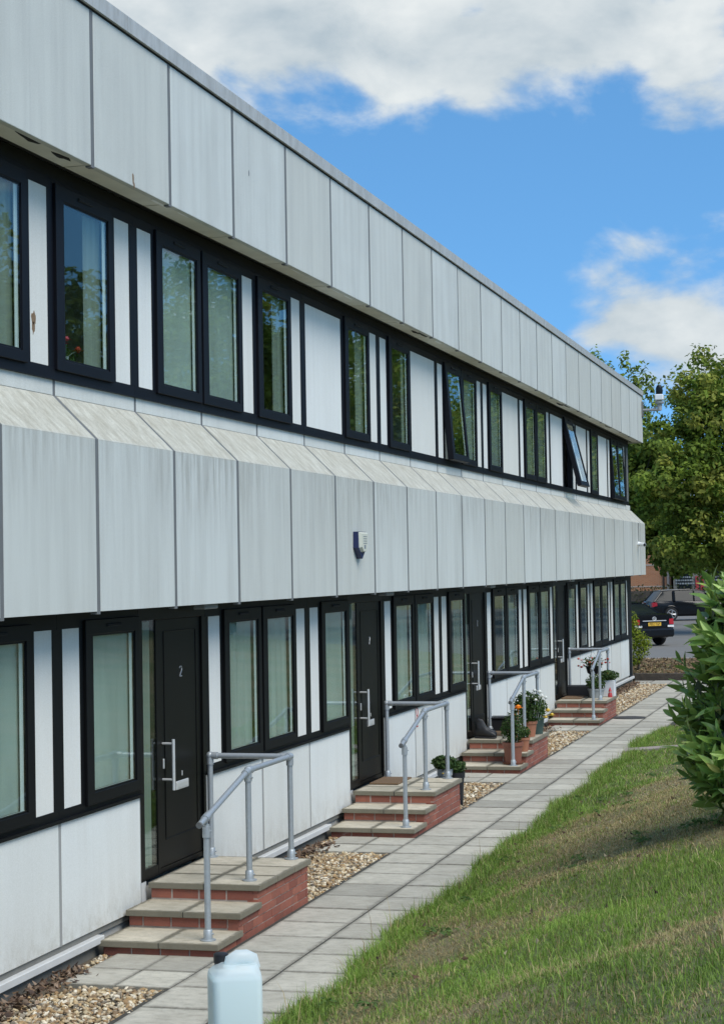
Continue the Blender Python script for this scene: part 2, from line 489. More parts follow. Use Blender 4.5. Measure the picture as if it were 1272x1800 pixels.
def slab_mat(name, a, b, dark, obj_rand=0.3, size=None):
    t = NT(name)
    n = t.noise(t.pos((1, 1, 1), own=True), 3.2, 7, 0.68)
    s = t.noise(t.pos((2.0, 4, 1), own=True), 4, 7, 0.74)                 # brushed finish across the slab
    g = t.noise(t.pos(), 70, 4, 0.7)
    c = t.mix(t.ramp(n, (0.3, 0), (0.72, 1)), a, b)
    c = t.hsv(c, t.math('ADD', t.math('MULTIPLY', t.rand(), obj_rand), 1 - obj_rand / 2))
    c = t.mix(t.ramp(s, (0.46, 0), (0.74, 0.62)), c, dark)
    c = t.mix(t.ramp(g, (0.56, 0), (0.75, 0.5)), c, tuple(x * 0.6 for x in dark))
    if size:                                       # dirt and moss caught along the edges of each slab
        sp = t.node('ShaderNodeSeparateXYZ'); t.l.new(t.node('ShaderNodeTexCoord').outputs['Object'], sp.inputs[0])
        d = t.math('MINIMUM', t.math('MINIMUM', sp.outputs[0], t.math('SUBTRACT', size[0], sp.outputs[0])), t.math('MINIMUM', sp.outputs[1], t.math('SUBTRACT', size[1], sp.outputs[1])))
        e = t.noise(t.pos(), 14, 5, 0.7)
        q = t.math('SUBTRACT', t.math('MULTIPLY', e, 0.16 * size[0]), d)
        c = t.mix(t.ramp(q, (0.0, 0), (0.05, 0.8)), c, tuple(x * 0.55 for x in dark))
    t.bump(g, 0.5, 0.004)
    return t.fin(c, 0.9)
M['slab'] = slab_mat('paving_slab', (0.48, 0.45, 0.375), (0.35, 0.325, 0.265), (0.20, 0.185, 0.145), 0.42, (0.575, 0.585))
M['tread'] = slab_mat('tread_slab', (0.58, 0.515, 0.40), (0.40, 0.355, 0.265), (0.21, 0.19, 0.13), 0.34, (1.0, 1.0))
M['bedding'] = plain('slab_bedding', (0.05, 0.046, 0.036), 0.95, 0, 0.4, 12)
def soil_mat(name, a, b, sc=9):
    t = NT(name)
    n = t.noise(t.pos(), sc, 7, 0.7)
    c = t.mix(t.ramp(n, (0.3, 0), (0.7, 1)), a, b)
    t.bump(n, 0.8, 0.03)
    return t.fin(c, 0.95)
M['soil'] = soil_mat('bare_soil', (0.075, 0.052, 0.034), (0.155, 0.115, 0.075))
M['gravel_bed'] = soil_mat('gravel_bed', (0.12, 0.095, 0.065), (0.20, 0.165, 0.115), 30)
def turf_mat():
    t = NT('turf')
    n = t.noise(t.pos(), 0.7, 5, 0.6)
    f = t.noise(t.pos(), 30, 5, 0.7)
    c = t.mix(t.ramp(n, (0.40, 0), (0.62, 1)), (0.11, 0.14, 0.045), (0.26, 0.21, 0.11))
    c = t.mix(t.ramp(f, (0.4, 0), (0.75, 0.7)), c, (0.15, 0.125, 0.065))
    t.bump(f, 0.8, 0.03)
    return t.fin(c, 0.95)
M['turf'] = turf_mat()
def asphalt():
    t = NT('asphalt')
    n = t.noise(t.pos(), 1.2, 5); f = t.noise(t.pos(), 120, 3)
    c = t.mix(n, (0.135, 0.128, 0.115), (0.185, 0.176, 0.16)); c = t.mix(t.ramp(f, (0.5, 0), (0.8, 0.5)), c, (0.27, 0.26, 0.24))
    return t.fin(c, 0.9)
M['asphalt'] = asphalt()
def attr_mat(name, rough=0.7, trans=0.0, spec=0.3, mul=None):
    t = NT(name)
    a = t.node('ShaderNodeAttribute'); a.attribute_name = 'Col'
    t.fin(a.outputs['Color'], rough, 0, spec)
    if trans > 0:
        tl = t.node('ShaderNodeBsdfTranslucent'); t.l.new(a.outputs['Color'], tl.inputs[0])
        ms = t.node('ShaderNodeMixShader'); ms.inputs[0].default_value = trans
        t.l.new(t.b.outputs[0], ms.inputs[1]); t.l.new(tl.outputs[0], ms.inputs[2]); t.l.new(ms.outputs[0], t.out.inputs[0])
    return t.m
M['blade'] = attr_mat('grass_blades', 0.6, 0.3)
M['pebble'] = attr_mat('pebbles', 0.75, 0, 0.35)
M['litter'] = attr_mat('dead_leaves', 0.8, 0.2)
M['leafage'] = attr_mat('tree_leaves', 0.6, 0.45, 0.18)
def laurel_mat():
    t = NT('laurel_leaf')
    a = t.ramp(t.rand(), (0.0, (0.11, 0.20, 0.04)), (0.5, (0.25, 0.38, 0.08)), (0.93, (0.40, 0.52, 0.14)), (1.0, (0.48, 0.43, 0.13)))
    n = t.noise(t.pos(obj=True), 30, 3)
    c = t.mix(n, a, t.hsv(a, 1.35))
    t.fin(c, 0.36, 0, 0.4)
    tl = t.node('ShaderNodeBsdfTranslucent'); t.l.new(t.hsv(c, 1.3), tl.inputs[0])
    ms = t.node('ShaderNodeMixShader'); ms.inputs[0].default_value = 0.25
    t.l.new(t.b.outputs[0], ms.inputs[1]); t.l.new(tl.outputs[0], ms.inputs[2]); t.l.new(ms.outputs[0], t.out.inputs[0])
    return t.m
M['laurel'] = laurel_mat()
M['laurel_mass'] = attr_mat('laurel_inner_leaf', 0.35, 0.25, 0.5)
M['bark'] = soil_mat('bark', (0.055, 0.045, 0.035), (0.12, 0.10, 0.08), 20)
M['timber'] = soil_mat('weathered_timber', (0.045, 0.036, 0.028), (0.09, 0.073, 0.055), 8)
M['terracotta'] = plain('terracotta', (0.33, 0.135, 0.075), 0.8, 0, 0.2, 10)
M['brown_pot'] = plain('brown_plastic_pot', (0.21, 0.075, 0.045), 0.55, 0, 0.12, 8)
M['green_pot'] = plain('dark_green_pot', (0.05, 0.085, 0.075), 0.4, 0, 0.15, 8)
M['grey_pot'] = plain('grey_pot', (0.27, 0.29, 0.295), 0.6, 0, 0.12, 8)
M['white_pot'] = plain('white_pot', (0.66, 0.66, 0.66), 0.5, 0, 0.06, 8)
M['black_plastic'] = plain('black_plastic', (0.012, 0.012, 0.014), 0.45, 0, 0.2, 8)
M['leather'] = plain('black_leather', (0.010, 0.010, 0.011), 0.5, 0, 0.3, 14)
M['coir'] = plain('brown_coir_mat', (0.17, 0.105, 0.055), 0.98, 0, 0.35, 60)
M['red'] = plain('red_paint', (0.42, 0.045, 0.05), 0.5, 0, 0.08, 8)
M['navy'] = plain('navy_plastic', (0.012, 0.018, 0.075), 0.4, 0, 0.1, 8)
M['cream'] = plain('cream_plastic', (0.60, 0.60, 0.50), 0.45, 0, 0.05, 8)
M['print'] = plain('grey_print', (0.20, 0.22, 0.24), 0.6, 0, 0.05, 8)
M['car'] = plain('black_car_paint', (0.006, 0.0065, 0.008), 0.22, 0, 0.1, 3, 0.3)
M['carglass'] = plain('dark_car_glass', (0.012, 0.016, 0.018), 0.12, 0, 0.1, 3, 0.12)
M['tyre'] = plain('tyre_rubber', (0.012, 0.012, 0.012), 0.85, 0, 0.2, 8)
M['alloy'] = plain('alloy_wheel', (0.55, 0.55, 0.56), 0.35, 0.8, 0.06, 8)
M['tail'] = plain('red_tail_lamp', (0.42, 0.012, 0.018), 0.2, 0, 0.1, 8, 0.6)
M['plate'] = plain('yellow_number_plate', (0.72, 0.44, 0.05), 0.5, 0, 0.04, 8)
M['ink'] = plain('black_ink', (0.015, 0.015, 0.015), 0.6, 0, 0.05, 8)
M['far_brick'] = None
M['orange_flower'] = plain('orange_petals', (0.85, 0.27, 0.01), 0.7, 0, 0.15, 30)
M['white_flower'] = plain('white_petals', (0.78, 0.78, 0.72), 0.7, 0, 0.08, 30)
M['pink_flower'] = plain('pink_petals', (0.66, 0.10, 0.16), 0.7, 0, 0.2, 30)
M['coral_flower'] = plain('coral_petals', (0.70, 0.20, 0.15), 0.7, 0, 0.2, 30)
M['red_flower'] = plain('red_petals', (0.42, 0.04, 0.02), 0.7, 0, 0.2, 30)
M['yellow_flower'] = plain('yellow_petals', (0.75, 0.55, 0.10), 0.7, 0, 0.1, 30)
M['rust'] = plain('flaked_rusty_patch', (0.20, 0.13, 0.075), 0.9, 0, 0.6, 60)
M['concrete'] = slab_mat('concrete_edging', (0.34, 0.29, 0.25), (0.27, 0.225, 0.19), (0.2, 0.165, 0.135))
M['iron'] = plain('dark_iron_cover', (0.055, 0.052, 0.048), 0.7, 0.2, 0.3, 20)

# ------------------------------------------------------------------ terrain
def smooth(a, b, x):
    t = np.clip((x - a) / (b - a), 0, 1)
    return t * t * (3 - 2 * t)

def edge(y):
    """edge of the grass along the path"""
    return 1.72 - 0.62 * (1 - smooth(8.4, 10.2, y)) + 0.05 * np.sin(y * 1.7) + 0.03 * np.sin(y * 4.3 + 1) + 0.12 * smooth(29, 33, y)

def bank(x, y):
    s = 0.32 - 0.25 * smooth(16, 27, y)
    t = np.maximum(0, x - edge(y))
    h = s * np.minimum(t, 4.2) + 0.03 * smooth(0, 0.15, t)
    h = h + (0.06 + 0.10 * (s / 0.32)) * np.clip(t - 4.2, 0, 14)
    return h + 0.015 * np.sin(x * 5 + y * 3.1) * smooth(0.1, 0.6, t) + 0.02 * np.sin(y * 2.3 - x * 1.4) * smooth(0.1, 0.8, t)

def vnoise(x, y, seed=0):
    """cheap smooth 2-d value noise"""
    g = np.random.default_rng(seed).random((64, 64))
    xi, yi = np.floor(x).astype(int), np.floor(y).astype(int)
    fx, fy = x - xi, y - yi
    fx, fy = fx * fx * (3 - 2 * fx), fy * fy * (3 - 2 * fy)
    G = lambda a, b: g[a % 64, b % 64]
    return (G(xi, yi) * (1 - fx) + G(xi + 1, yi) * fx) * (1 - fy) + (G(xi, yi + 1) * (1 - fx) + G(xi + 1, yi + 1) * fx) * fy

# far ground sheet, car park, bank
MB().box(-900, 900, -600, 1400, -1.0, -0.16).build('ground', M['turf'])['kind'] = 'structure'
MB().box(-60, 90, 52.2, 118, -0.15, 0.0).build('car_park', M['asphalt'])['kind'] = 'structure'

xs = np.concatenate([np.linspace(1.0, 6.2, 90), np.linspace(6.5, 60, 50)])
ys = np.concatenate([np.linspace(-40, 6, 40), np.linspace(6.2, 32, 180), np.linspace(32.5, 52.1, 30)])
gx, gy = np.meshgrid(xs, ys, indexing='ij')
gz = bank(gx, gy) - 0.055 * (1 - smooth(0.0, 0.25, gx - edge(gy))) - 0.004
vv = np.stack([gx, gy, gz], -1).reshape(-1, 3)
nx, ny = gx.shape
ii = (np.arange(nx - 1)[:, None] * ny + np.arange(ny - 1)[None, :]).ravel()
qd = np.stack([ii, ii + ny, ii + ny + 1, ii + 1], 1)
link('grass_bank', np_mesh('grass_bank', vv, qd, M['turf'], smooth=True))['kind'] = 'structure'

# ground strip between wall and path: bedding under the pebbles
MB().box(-0.34, 0.63, 3.0, 44.4, -0.15, -0.035).build('gravel_strip', M['gravel_bed'])['kind'] = 'structure'

# path: bedding with separate slabs
path = MB().box(0.60, 1.86, 3.0, 44.45, -0.15, -0.0055).build('path', M['bedding'])
path['kind'] = 'structure'
PR = 0.585
slab_me = []
for k in range(4):
    slab_me.append(MB().box(0.007, 0.568, 0.008, PR - 0.008, -0.045, 0.0, 0.004).mesh('slab', M['slab']))
r0 = 12.345 - 16 * PR
def slab(x, y, me, sx=1.0, sy=1.0, parent=path):
    link('slab', me, parent, (x, y, random.uniform(-0.002, 0.003)), (random.uniform(-.003, .003), random.uniform(-.003, .003), random.uniform(-.006, .006)), (sx, sy, 1))
y = r0
while y < 44.2:
    for x in (0.637, 1.215):
        slab(x, y, random.choice(slab_me), 1.0, min(1.0, (44.42 - y) / PR))
    y += PR
H = [13.65, 19.585, 25.535, 32.98]        # front of each landing
# pads of smaller slabs in front of each flight
for h in H:
    yb = h - 0.945
    for r_ in range(2):
        for c_ in range(2):
            xx = -0.165 + c_ * 0.40
            slab(xx + 0.0, yb - (r_ + 1) * 0.50, slab_me[r_ + c_], 0.40 / 0.575, 0.50 / PR)
for c_ in range(2):      # landing of the path at the far corner
    for r_ in range(2):
        slab(-0.30 + c_ * 0.465, 43.2 + r_ * PR, slab_me[c_], 0.46 / 0.575, 1)

# soil bed beyond the end of the path
MB().box(-8, 6, 44.62, 52.2, -0.5, 0.10).build('soil_bed', M['soil'])['kind'] = 'structure'
MB().box(-40, 6, 52.2, 52.42, -0.3, 0.13, 0.01).build('kerb', M['concrete'])['kind'] = 'structure'
tag(MB().box(-0.33, 3.0, 44.50, 44.60, -0.2, 0.16, 0.008).build('timber_edging', M['timber']),
    'dark weathered timber board edging the soil bed at the far end of the path', 'edging')

# ------------------------------------------------------------------ the building
B0, W = 10.574, 1.5
K0, K1 = -3, 22
YS, YE = B0 + K0 * W, 44.53
BY = lambda k: B0 + W * k
bld = empty('office_building', (0, YS, 0))
tag(bld, 'long two storey terrace with pale panel fascias, black window bands and black doors', 'building')
def P(mb, name, mat, parent=bld, smooth=False):
    """part with vertices given in world coordinates"""
    o = mb.build(name, mat, parent, smooth)
    o.location = Vector((0, 0, 0)) - (Vector((0, YS, 0)) if parent is bld else Vector((0, 0, 0)))
    return o

# shell: floors, roof, back and end walls, dark cavity behind the fascias
P(MB().box(-8.0, -0.30, YS, YE - 0.1, 6.55, 6.75), 'roof_deck', M['roof'])
P(MB().box(-8.0, -0.46, YS, YE - 0.12, 2.62, 4.02), 'floor_slab', M['room'])
P(MB().box(-8.0, -0.36, YS, YE - 0.12, -0.3, 0.30), 'ground_slab', M['room'])
P(MB().box(-8.1, -8.0, YS, YE, -0.3, 6.8), 'rear_wall', M['wall'])
P(MB().box(-8.0, -0.46, YS - 0.1, YS, -0.3, 6.7), 'end_wall', M['wall'])
P(MB().box(-8.0, -0.46, YE - 0.12, YE - 0.02, -0.3, 6.7), 'end_wall', M['wall'])
P(MB().box(-4.6, -4.5, YS, YE - 0.12, 0.3, 6.55), 'inner_wall', M['room'])
for yy in (13.6, 19.6, 25.6, 33.1, 37.5):
    P(MB().box(-4.5, -0.46, yy - 0.05, yy + 0.05, 0.3, 6.55), 'party_wall', M['room'])
P(MB().box(-0.30, -0.055, YS, YE - 0.03, 5.69, 6.74), 'fascia_core', M['void'])
P(MB().prism([(-0.45, 2.53), (-0.055, 2.53), (-0.055, 3.70), (-0.35, 4.01), (-0.45, 4.15)], YS, YE - 0.03), 'fascia_core', M['void'])
P(MB().box(-0.46, -0.335, YS, YE - 0.2, 5.585, 5.70), 'head_void', M['void'])
P(MB().box(-0.45, -0.345, YS, YE - 0.2, -0.3, 0.062), 'plinth', M['plinth'])
for a, b in ((K0, 2), (3, 6), (7, 10), (11, 15), (16, 22)):
    P(MB().box(-0.45, -0.338, BY(a) + .0, (BY(b) - .0) if b < 22 else YE - .2, 0.12, 1.035), 'wall_core', M['band'])

fas = MB().box(-0.05, 0.0, 0.030, W - 0.030, 5.659, 6.772, 0.004).mesh('fascia_panel', M['fascia'])
fold_prof = [(-0.052, 2.52), (0.0, 2.515), (0.0, 3.727), (-0.319, 4.044), (-0.345, 4.02), (-0.052, 3.69)]
fol = MB().prism(fold_prof, 0.030, W - 0.030).mesh('folded_panel', M['folded'])
ups = MB().box(-0.36, -0.322, 0.022, W - 0.022, 4.046, 4.158, 0.003).mesh('upstand_panel', M['upstand'])
sof = MB().box(-0.222, -0.012, 0.012, W - 0.012, 5.668, 5.69).mesh('soffit_panel', M['soffit'])
jst = MB().box(-0.045, -0.0015, -0.0298, 0.0298, 5.648, 6.774).mesh('joint_strip', M['joint'])
jpf = [(-0.05, 2.495), (-0.0015, 2.495), (-0.0015, 3.7262), (-0.3205, 4.043), (-0.3235, 4.047), (-0.3235, 4.157), (-0.35, 4.157), (-0.35, 4.02), (-0.05, 3.70)]
jfo = MB().prism(jpf, -0.0298, 0.0298).mesh('joint_strip', M['joint'])
wpn = MB().box(-0.337, -0.319, 0.024, W - 0.024, 0.168, 1.034, 0.003).mesh('wall_panel', M['wall'])
wst = MB().box(-0.337, -0.3205, -0.0238, 0.0238, 0.166, 1.032).mesh('cover_strip', M['joint_lower'])
DOORS = {2: 0, 6: 1, 10: 2, 15: 3}
for k in range(K0, K1 + 1):
    oy = BY(k) - YS
    jit = lambda: random.uniform(-.0015, .0015)
    sy = (YE - BY(k)) / W if k == K1 else 1.0
    for nm, me in (('fascia_panel', fas), ('folded_panel', fol), ('upstand_panel', ups), ('soffit_panel', sof)):
        s_ = sy if nm not in ('upstand_panel', 'soffit_panel') or k != K1 else sy - 0.12
        link(nm, me, bld, (jit(), oy, 0), (0, 0, 0), (1, s_, 1))
    link('joint_strip', jst, bld, (0, oy, 0)); link('joint_strip', jfo, bld, (0, oy, 0))
    if k not in DOORS and k != K1:
        link('wall_panel', wpn, bld, (jit(), oy, 0))
        link('cover_strip', wst, bld, (0, oy, 0))
    if k in DOORS:
        link('cover_strip', wst, bld, (0, oy - 0.035, 0))
# coping lengths
for j, k in enumerate(range(K0, K1 + 1, 2)):
    y0, y1 = BY(k) + (0.6 if k > K0 else 0), min(BY(k + 2) + 0.6, YE + 0.03)
    if y1 - y0 < 0.1: continue
    P(MB().prism([(-0.32, 6.79), (0.028, 6.785), (0.030, 6.90), (-0.01, 6.932), (-0.32, 6.925)], y0 + 0.003, y1 - 0.003), 'coping', M['coping'])
P(MB().box(-0.31, 0.004, YS, YE, 6.774, 6.786), 'coping_seal', M['void'])
# returns of the fascias round the far corner
P(MB().box(-6, -0.052, YE - 0.05, YE, 5.659, 6.772), 'fascia_return', M['fascia'])
P(MB().box(-6, -0.052, YE - 0.05, YE, 2.515, 3.72), 'fascia_return', M['fascia'])
P(MB().box(-6, -0.345, YE - 0.05, YE - 0.005, 3.72, 4.158), 'fascia_return', M['upstand'])
# base trims, broken where the steps are
segs, last = [], YS
for h in H:
    segs.append((last, h - 0.9)); last = h + 1.34
segs.append((last, 44.2))
for a, b in segs:
    P(MB().box(-0.38, -0.283, a, b, 0.066, 0.119, 0.004), 'base_trim', M['trim'])
# pale bare patches and holes in the soffit boards
for yy, l_, w_ in ((13.35, .34, .06), (13.9, .22, .045), (16.9, .28, .05), (18.3, .26, .05), (18.75, .3, .05), (21.0, .34, .05), (23.0, .3, .06), (27.4, .4, .06), (31.5, .3, .05)):
    P(MB().box(-0.02 - w_, -0.02, yy, yy + l_, 5.662, 5.6675), 'bare_patch', M['patch'])
def rag(c, rx, ry, n=11, seed=0):
    r_ = random.Random(seed)
    return [(c[0] + rx * math.cos(2 * math.pi * i / n) * r_.uniform(.5, 1.1), c[1] + ry * math.sin(2 * math.pi * i / n) * r_.uniform(.5, 1.1)) for i in range(n)]
for i, (xx, yy, rx, ry) in enumerate(((-.055, 11.2, .05, .22), (-.09, 11.75, .035, .16), (-.06, 22.35, .045, .3), (-.1, 22.05, .03, .2), (-.06, 33.4, .04, .5), (-.12, 33.0, .03, .4), (-.06, 38.9, .04, .5))):
    pts = rag((xx, yy), rx, ry, 11, i)
    P(MB().add([(a, b, 5.664) for a, b in pts] + [(a, b, 5.667) for a, b in pts], [tuple(range(11))[::-1], tuple(range(11, 22))] + [(q, (q + 1) % 11, 11 + (q + 1) % 11, 11 + q) for q in range(11)]), 'soffit_hole', M['void'])

def stain(cy, cz, ry, rz, x, seed, mat='rust'):
    pts = rag((cy, cz), ry, rz, 13, seed)
    n = len(pts)
    P(MB().add([(x, a, b) for a, b in pts] + [(x + 0.002, a, b) for a, b in pts], [tuple(range(n)), tuple(range(2 * n - 1, n - 1, -1))] + [(q, n + q, n + (q + 1) % n, (q + 1) % n) for q in range(n)]), 'flaked_patch', M[mat])
stain(11.77, 4.56, .045, .055, -.3265, 3); stain(11.76, 4.49, .028, .05, -.3265, 5); stain(12.81, 5.72, .022, .05, 0.0006, 8); stain(12.83, 5.67, .014, .03, 0.0006, 9)
stain(15.5, 6.30, .012, .03, 0.0006, 12, 'print')

# ---- window bays
LZ = dict(f0=1.036, f1=2.515, s0=1.117, s1=2.389, g0=1.175, g1=2.332, h0=1.088, h1=2.442)
UZ = dict(f0=4.162, f1=5.60, s0=4.252, s1=5.518, g0=4.310, g1=5.457, h0=4.232, h1=5.568)
LOW = {0: 'WS', 1: 'SW', 2: 'D', 3: 'SW', 4: 'WS', 5: 'SW', 6: 'D', 7: 'SW', 8: 'WS', 9: 'SW', 10: 'D', 11: 'SW', 12: 'WS', 13: 'SW', 14: 'WS', 15: 'D', 16: 'WS', 17: 'WS', 18: 'SW', 19: 'WS', 20: 'SW', 21: 'WS', 22: 'E', -1: 'SW', -2: 'WS', -3: 'SW'}
UPP = {0: 'WS', 1: 'WS', 2: 'SW', 3: 'WS', 4: 'WS', 5: 'P', 6: 'WS', 7: 'SW', 8: 'P', 9: 'SW', 10: 'WS', 11: 'SW', 12: 'P', 13: 'SW', 14: 'WS', 15: 'P', 16: 'WS', 17: 'P', 18: 'SW', 19: 'P', 20: 'SW', 21: 'WS', 22: 'E', -1: 'SW', -2: 'P', -3: 'SW'}
OPEN = {9: 4.6, 16: 13.5, 20: 3.0, 21: 2.2}
FX0, FX1 = -0.41, -0.323
def sub(mb, name, mat, parent, base, smooth=False):
    o = mb.build(name, mat, parent, smooth)
    o.location = (0, 0, 0)
    return o

bay_mesh_cache = {}
def bay(k, typ, Z, fm, upper):
    """one bay of the black framed window band; local y runs from the bay's start"""
    key = (typ, upper)
    L = W
    if typ == 'E':
        fr = MB().box(FX0, FX1, 0.0, 0.62, Z['f0'], Z['f1'], 0.004)
        if not upper:
            fr.box(FX0, FX1 - 0.004, 0.0, 0.62, 0.06, Z['f0'] - 0.002)
        o = fr.build('corner_post', fm, bld, loc=(0, BY(k) - YS, 0))
        if upper:
            MB().box(FX1 + 0.0, FX1 + 0.006, 0.22, 0.5, Z['s0'], Z['s1']).build('grey_facing', M['joint'], o)
        return o
    if key not in bay_mesh_cache:
        fr = MB()
        fr.box(FX0, FX1, 0, L, Z['f0'], Z['s0'], 0.003)
        fr.box(FX0, FX1, 0, L, Z['s1'], Z['f1'], 0.003)
        e = 0.0006
        cuts = {'SW': [(0, .09), (.385, .50), (1.44, L)], 'WS': [(0, .06), (1.0, 1.13), (1.42, L)], 'P': [(0, .10), (1.42, L)]}[typ]
        for a, b in cuts:
            fr.box(FX0 + e, FX1 - e, a, b, Z['s0'] - e, Z['s1'] + e)
        # weathering sill with a thin lighter edge
        fr.box(FX1 - .002, FX1 + 0.026, 0, L, Z['f0'] - .006, Z['f0'] + 0.016)
        me = fr.mesh('window_frame', fm)
        inf = {'SW': (.09, .385), 'WS': (1.13, 1.42), 'P': (.10, 1.42)}[typ]
        im = MB().box(-0.36, -0.327, inf[0] - .01, inf[1] + .01, Z['s0'] - .01, Z['s1'] + .01).mesh('infill_panel', M['infill'])
        sm = pm = vm = wm = None
        if typ != 'P':
            s0, s1 = (.45, 1.475) if typ == 'SW' else (.025, 1.05)
            g0, g1 = (.58, 1.388) if typ == 'SW' else (.162, .968)
            # sash built about its top hinge
            hz = Z['h1']
            sb = MB()
            x0, x1 = -0.385, -0.300
            zt, zb, gt, gb = 0.0, Z['h0'] - hz, Z['g1'] - hz, Z['g0'] - hz
            sb.box(x0, x1, s0, s1, gt, zt, 0.004); sb.box(x0, x1, s0, s1, zb, gb, 0.004)
            sb.box(x0 + e, x1 - e, s0 + .001, g0, gb - .005, gt + .005, 0.002); sb.box(x0 + e, x1 - e, g1, s1 - .001, gb - .005, gt + .005, 0.002)
            # glazing bead
            for (a, b, c, d) in ((g0, g0 + .012, gb, gt), (g1 - .012, g1, gb, gt), (g0, g1, gb, gb + .012), (g0, g1, gt - .012, gt)):
                sb.box(-0.345, -0.3075, a - e, b + e, c - e, d + e)
            sm = sb.mesh('sash', fm)
            pm = MB().box(-0.3165, -0.3115, g0 - .005, g1 + .005, gb - .005, gt + .005).mesh('pane', M['glass'])
            vm = MB().box(-0.302, -0.288, (s0 + s1) / 2 - .13, (s0 + s1) / 2 + .13, -.062, -.036, .006).mesh('trickle_vent', M['void'])
            # white inner bead seen through the glass
            wb = MB()
            wb.box(-0.328, -0.323, g1 - .072, g1 - .040, gb, gt); wb.box(-0.328, -0.323, g0 - .005, g0 + .004, gb, gt)
            wb.box(-0.330, -0.324, g1 - .030, g1 - .020, gb, gt)
            wb.box(-0.328, -0.323, g0, g1, gb - .004, gb + .014)
            wm = wb.mesh('inner_lining', M['white'])
        bay_mesh_cache[key] = (me, im, sm, pm, vm, wm)
    me, im, sm, pm, vm, wm = bay_mesh_cache[key]
    o = link('window' if typ != 'P' else 'blank_bay', me, bld, (0, BY(k) - YS, 0))
    link('infill_panel', im, o, (random.uniform(-.0008, .0008), 0, 0))
    if sm:
        g0, g1 = (.58, 1.388) if typ == 'SW' else (.162, .968)
        ang = R(OPEN.get(k, 0)) if upper else 0
        hx = -0.33
        pv = Matrix.Translation((hx, 0, Z['h1'])) @ Matrix.Rotation(-ang, 4, 'Y') @ Matrix.Translation((-hx, 0, 0))
        for nm, m_ in (('sash', sm), ('pane', pm), ('trickle_vent', vm)):
            c = link(nm, m_, o)
            c.matrix_local = pv
        c = link('inner_lining', wm, o)
        c.matrix_local = pv
        return o, g0, g1
    return o, None, None

def hang(o, kind, y0, y1, z0, z1, x):
    """blind or pleated curtain behind the pane"""
    if kind == 'blind':
        mb = MB().box(x - .003, x, y0, y1, z0, z1)
        mb.build('blind', M['blind'], o)
    else:
        amp = .010 if kind == 'sheer' else .018
        n = max(8, int((y1 - y0) / 0.022))
        vs, fs = [], []
        for i in range(n + 1):
            yy = y0 + (y1 - y0) * i / n
            xx = x + amp * math.sin(i * (1.55 if amp > .012 else .8 + .15 * math.sin(y0 * 7))) + 0.005 * math.sin(i * 0.37 + y0)
            vs += [(xx, yy, z0), (xx + .004 * math.sin(i * .9), yy, z1)]
        fs = [(2 * i, 2 * i + 2, 2 * i + 3, 2 * i + 1) for i in range(n)]
        MB().add(vs, fs).build('curtain', M[kind], o, smooth=True)

INT_L = {0: 'blind', 1: 'blind', 3: 'sheer', 4: 'sheer', 5: 'blind', 7: 'sheer', 8: 'sheer', 9: 'half', 11: 'dark', 12: 'net', 13: 'net', 14: 'net', 16: 'net', 17: 'dark', 18: 'dark', 19: 'dark', 20: 'half', 21: 'net'}
INT_U = {0: 'part', 1: 'part', 2: 'blind', 3: 'blind', 4: 'part', 6: 'part', 7: 'part2', 9: 'dark', 10: 'net', 11: 'net', 13: 'half', 14: 'half', 16: 'dark', 18: 'half', 20: 'dark', 21: 'dark'}
for k in range(K0, K1 + 1):
    for TY, Z, fm, upper, IN in ((LOW, LZ, M['black'], False, INT_L), (UPP, UZ, M['upper_black'], True, INT_U)):
        ty = TY[k]
        if ty == 'D':
            continue
        if ty == 'E':
            bay(k, ty, Z, fm, upper); continue
        o, g0, g1 = bay(k, ty, Z, fm, upper)
        if g0 is None: continue
        z0, z1 = Z['g0'] - .02, Z['g1'] + .02
        kind = IN.get(k, 'blind')
        gw = g1 - g0
        if kind == 'blind':
            hang(o, 'blind', g0 - .004, g1 - .045, z0 + .02, z1 - .02, -0.348)
        elif kind == 'sheer':
            hang(o, 'sheer', g0 - .004, g1 - .035 - .05 * random.random(), z0 + .02, z1 - .02, -0.352)
        elif kind == 'net':
            hang(o, 'net', g0 + .0, g1 - .03, z0 + .02, z1 - .02, -0.360)
        elif kind == 'part':
            hang(o, 'curtain', g0 + .58 * gw, g1 + .0, z0 + .02, z1 - .02, -0.37)
            hang(o, 'net', g0 + .1, g0 + .16, z0, z1, -0.52)
        elif kind == 'part2':
            hang(o, 'curtain', g0 + .80 * gw, g1 + .0, z0 + .02, z1 - .02, -0.365)
        elif kind == 'half':
            hang(o, 'curtain', g0 + .45 * gw, g1 + .0, z0 + .02, z1 - .02, -0.365)

# ---- doors
def glyph(parent, ch, c, hgt, mat):
    """small raised door number on the leaf (facing +x, read along +y)"""
    segs = {'2': [((-.3, .35), (-.15, .5)), ((-.15, .5), (.2, .5)), ((.2, .5), (.33, .3)), ((.33, .3), (.28, .1)), ((.28, .1), (-.3, -.48)), ((-.3, -.5), (.35, -.5))],
            '7': [((-.3, .5), (.3, .5)), ((.3, .5), (.1, 0)), ((.1, 0), (-.05, -.5))],
            '1': [((-.15, .32), (.05, .5)), ((.05, .5), (.05, -.5)), ((-.15, -.5), (.25, -.5))],
            ':': [((0, .36), (0, .26)), ((0, -.26), (0, -.36))]}[ch]
    mb = MB()
    for a, b in segs:
        mb.tube([(c[0], c[1] + a[0] * hgt, c[2] + a[1] * hgt), (c[0], c[1] + b[0] * hgt, c[2] + b[1] * hgt + 1e-5)], hgt * .075, 6)
    return mb.build('door_number', mat, parent)

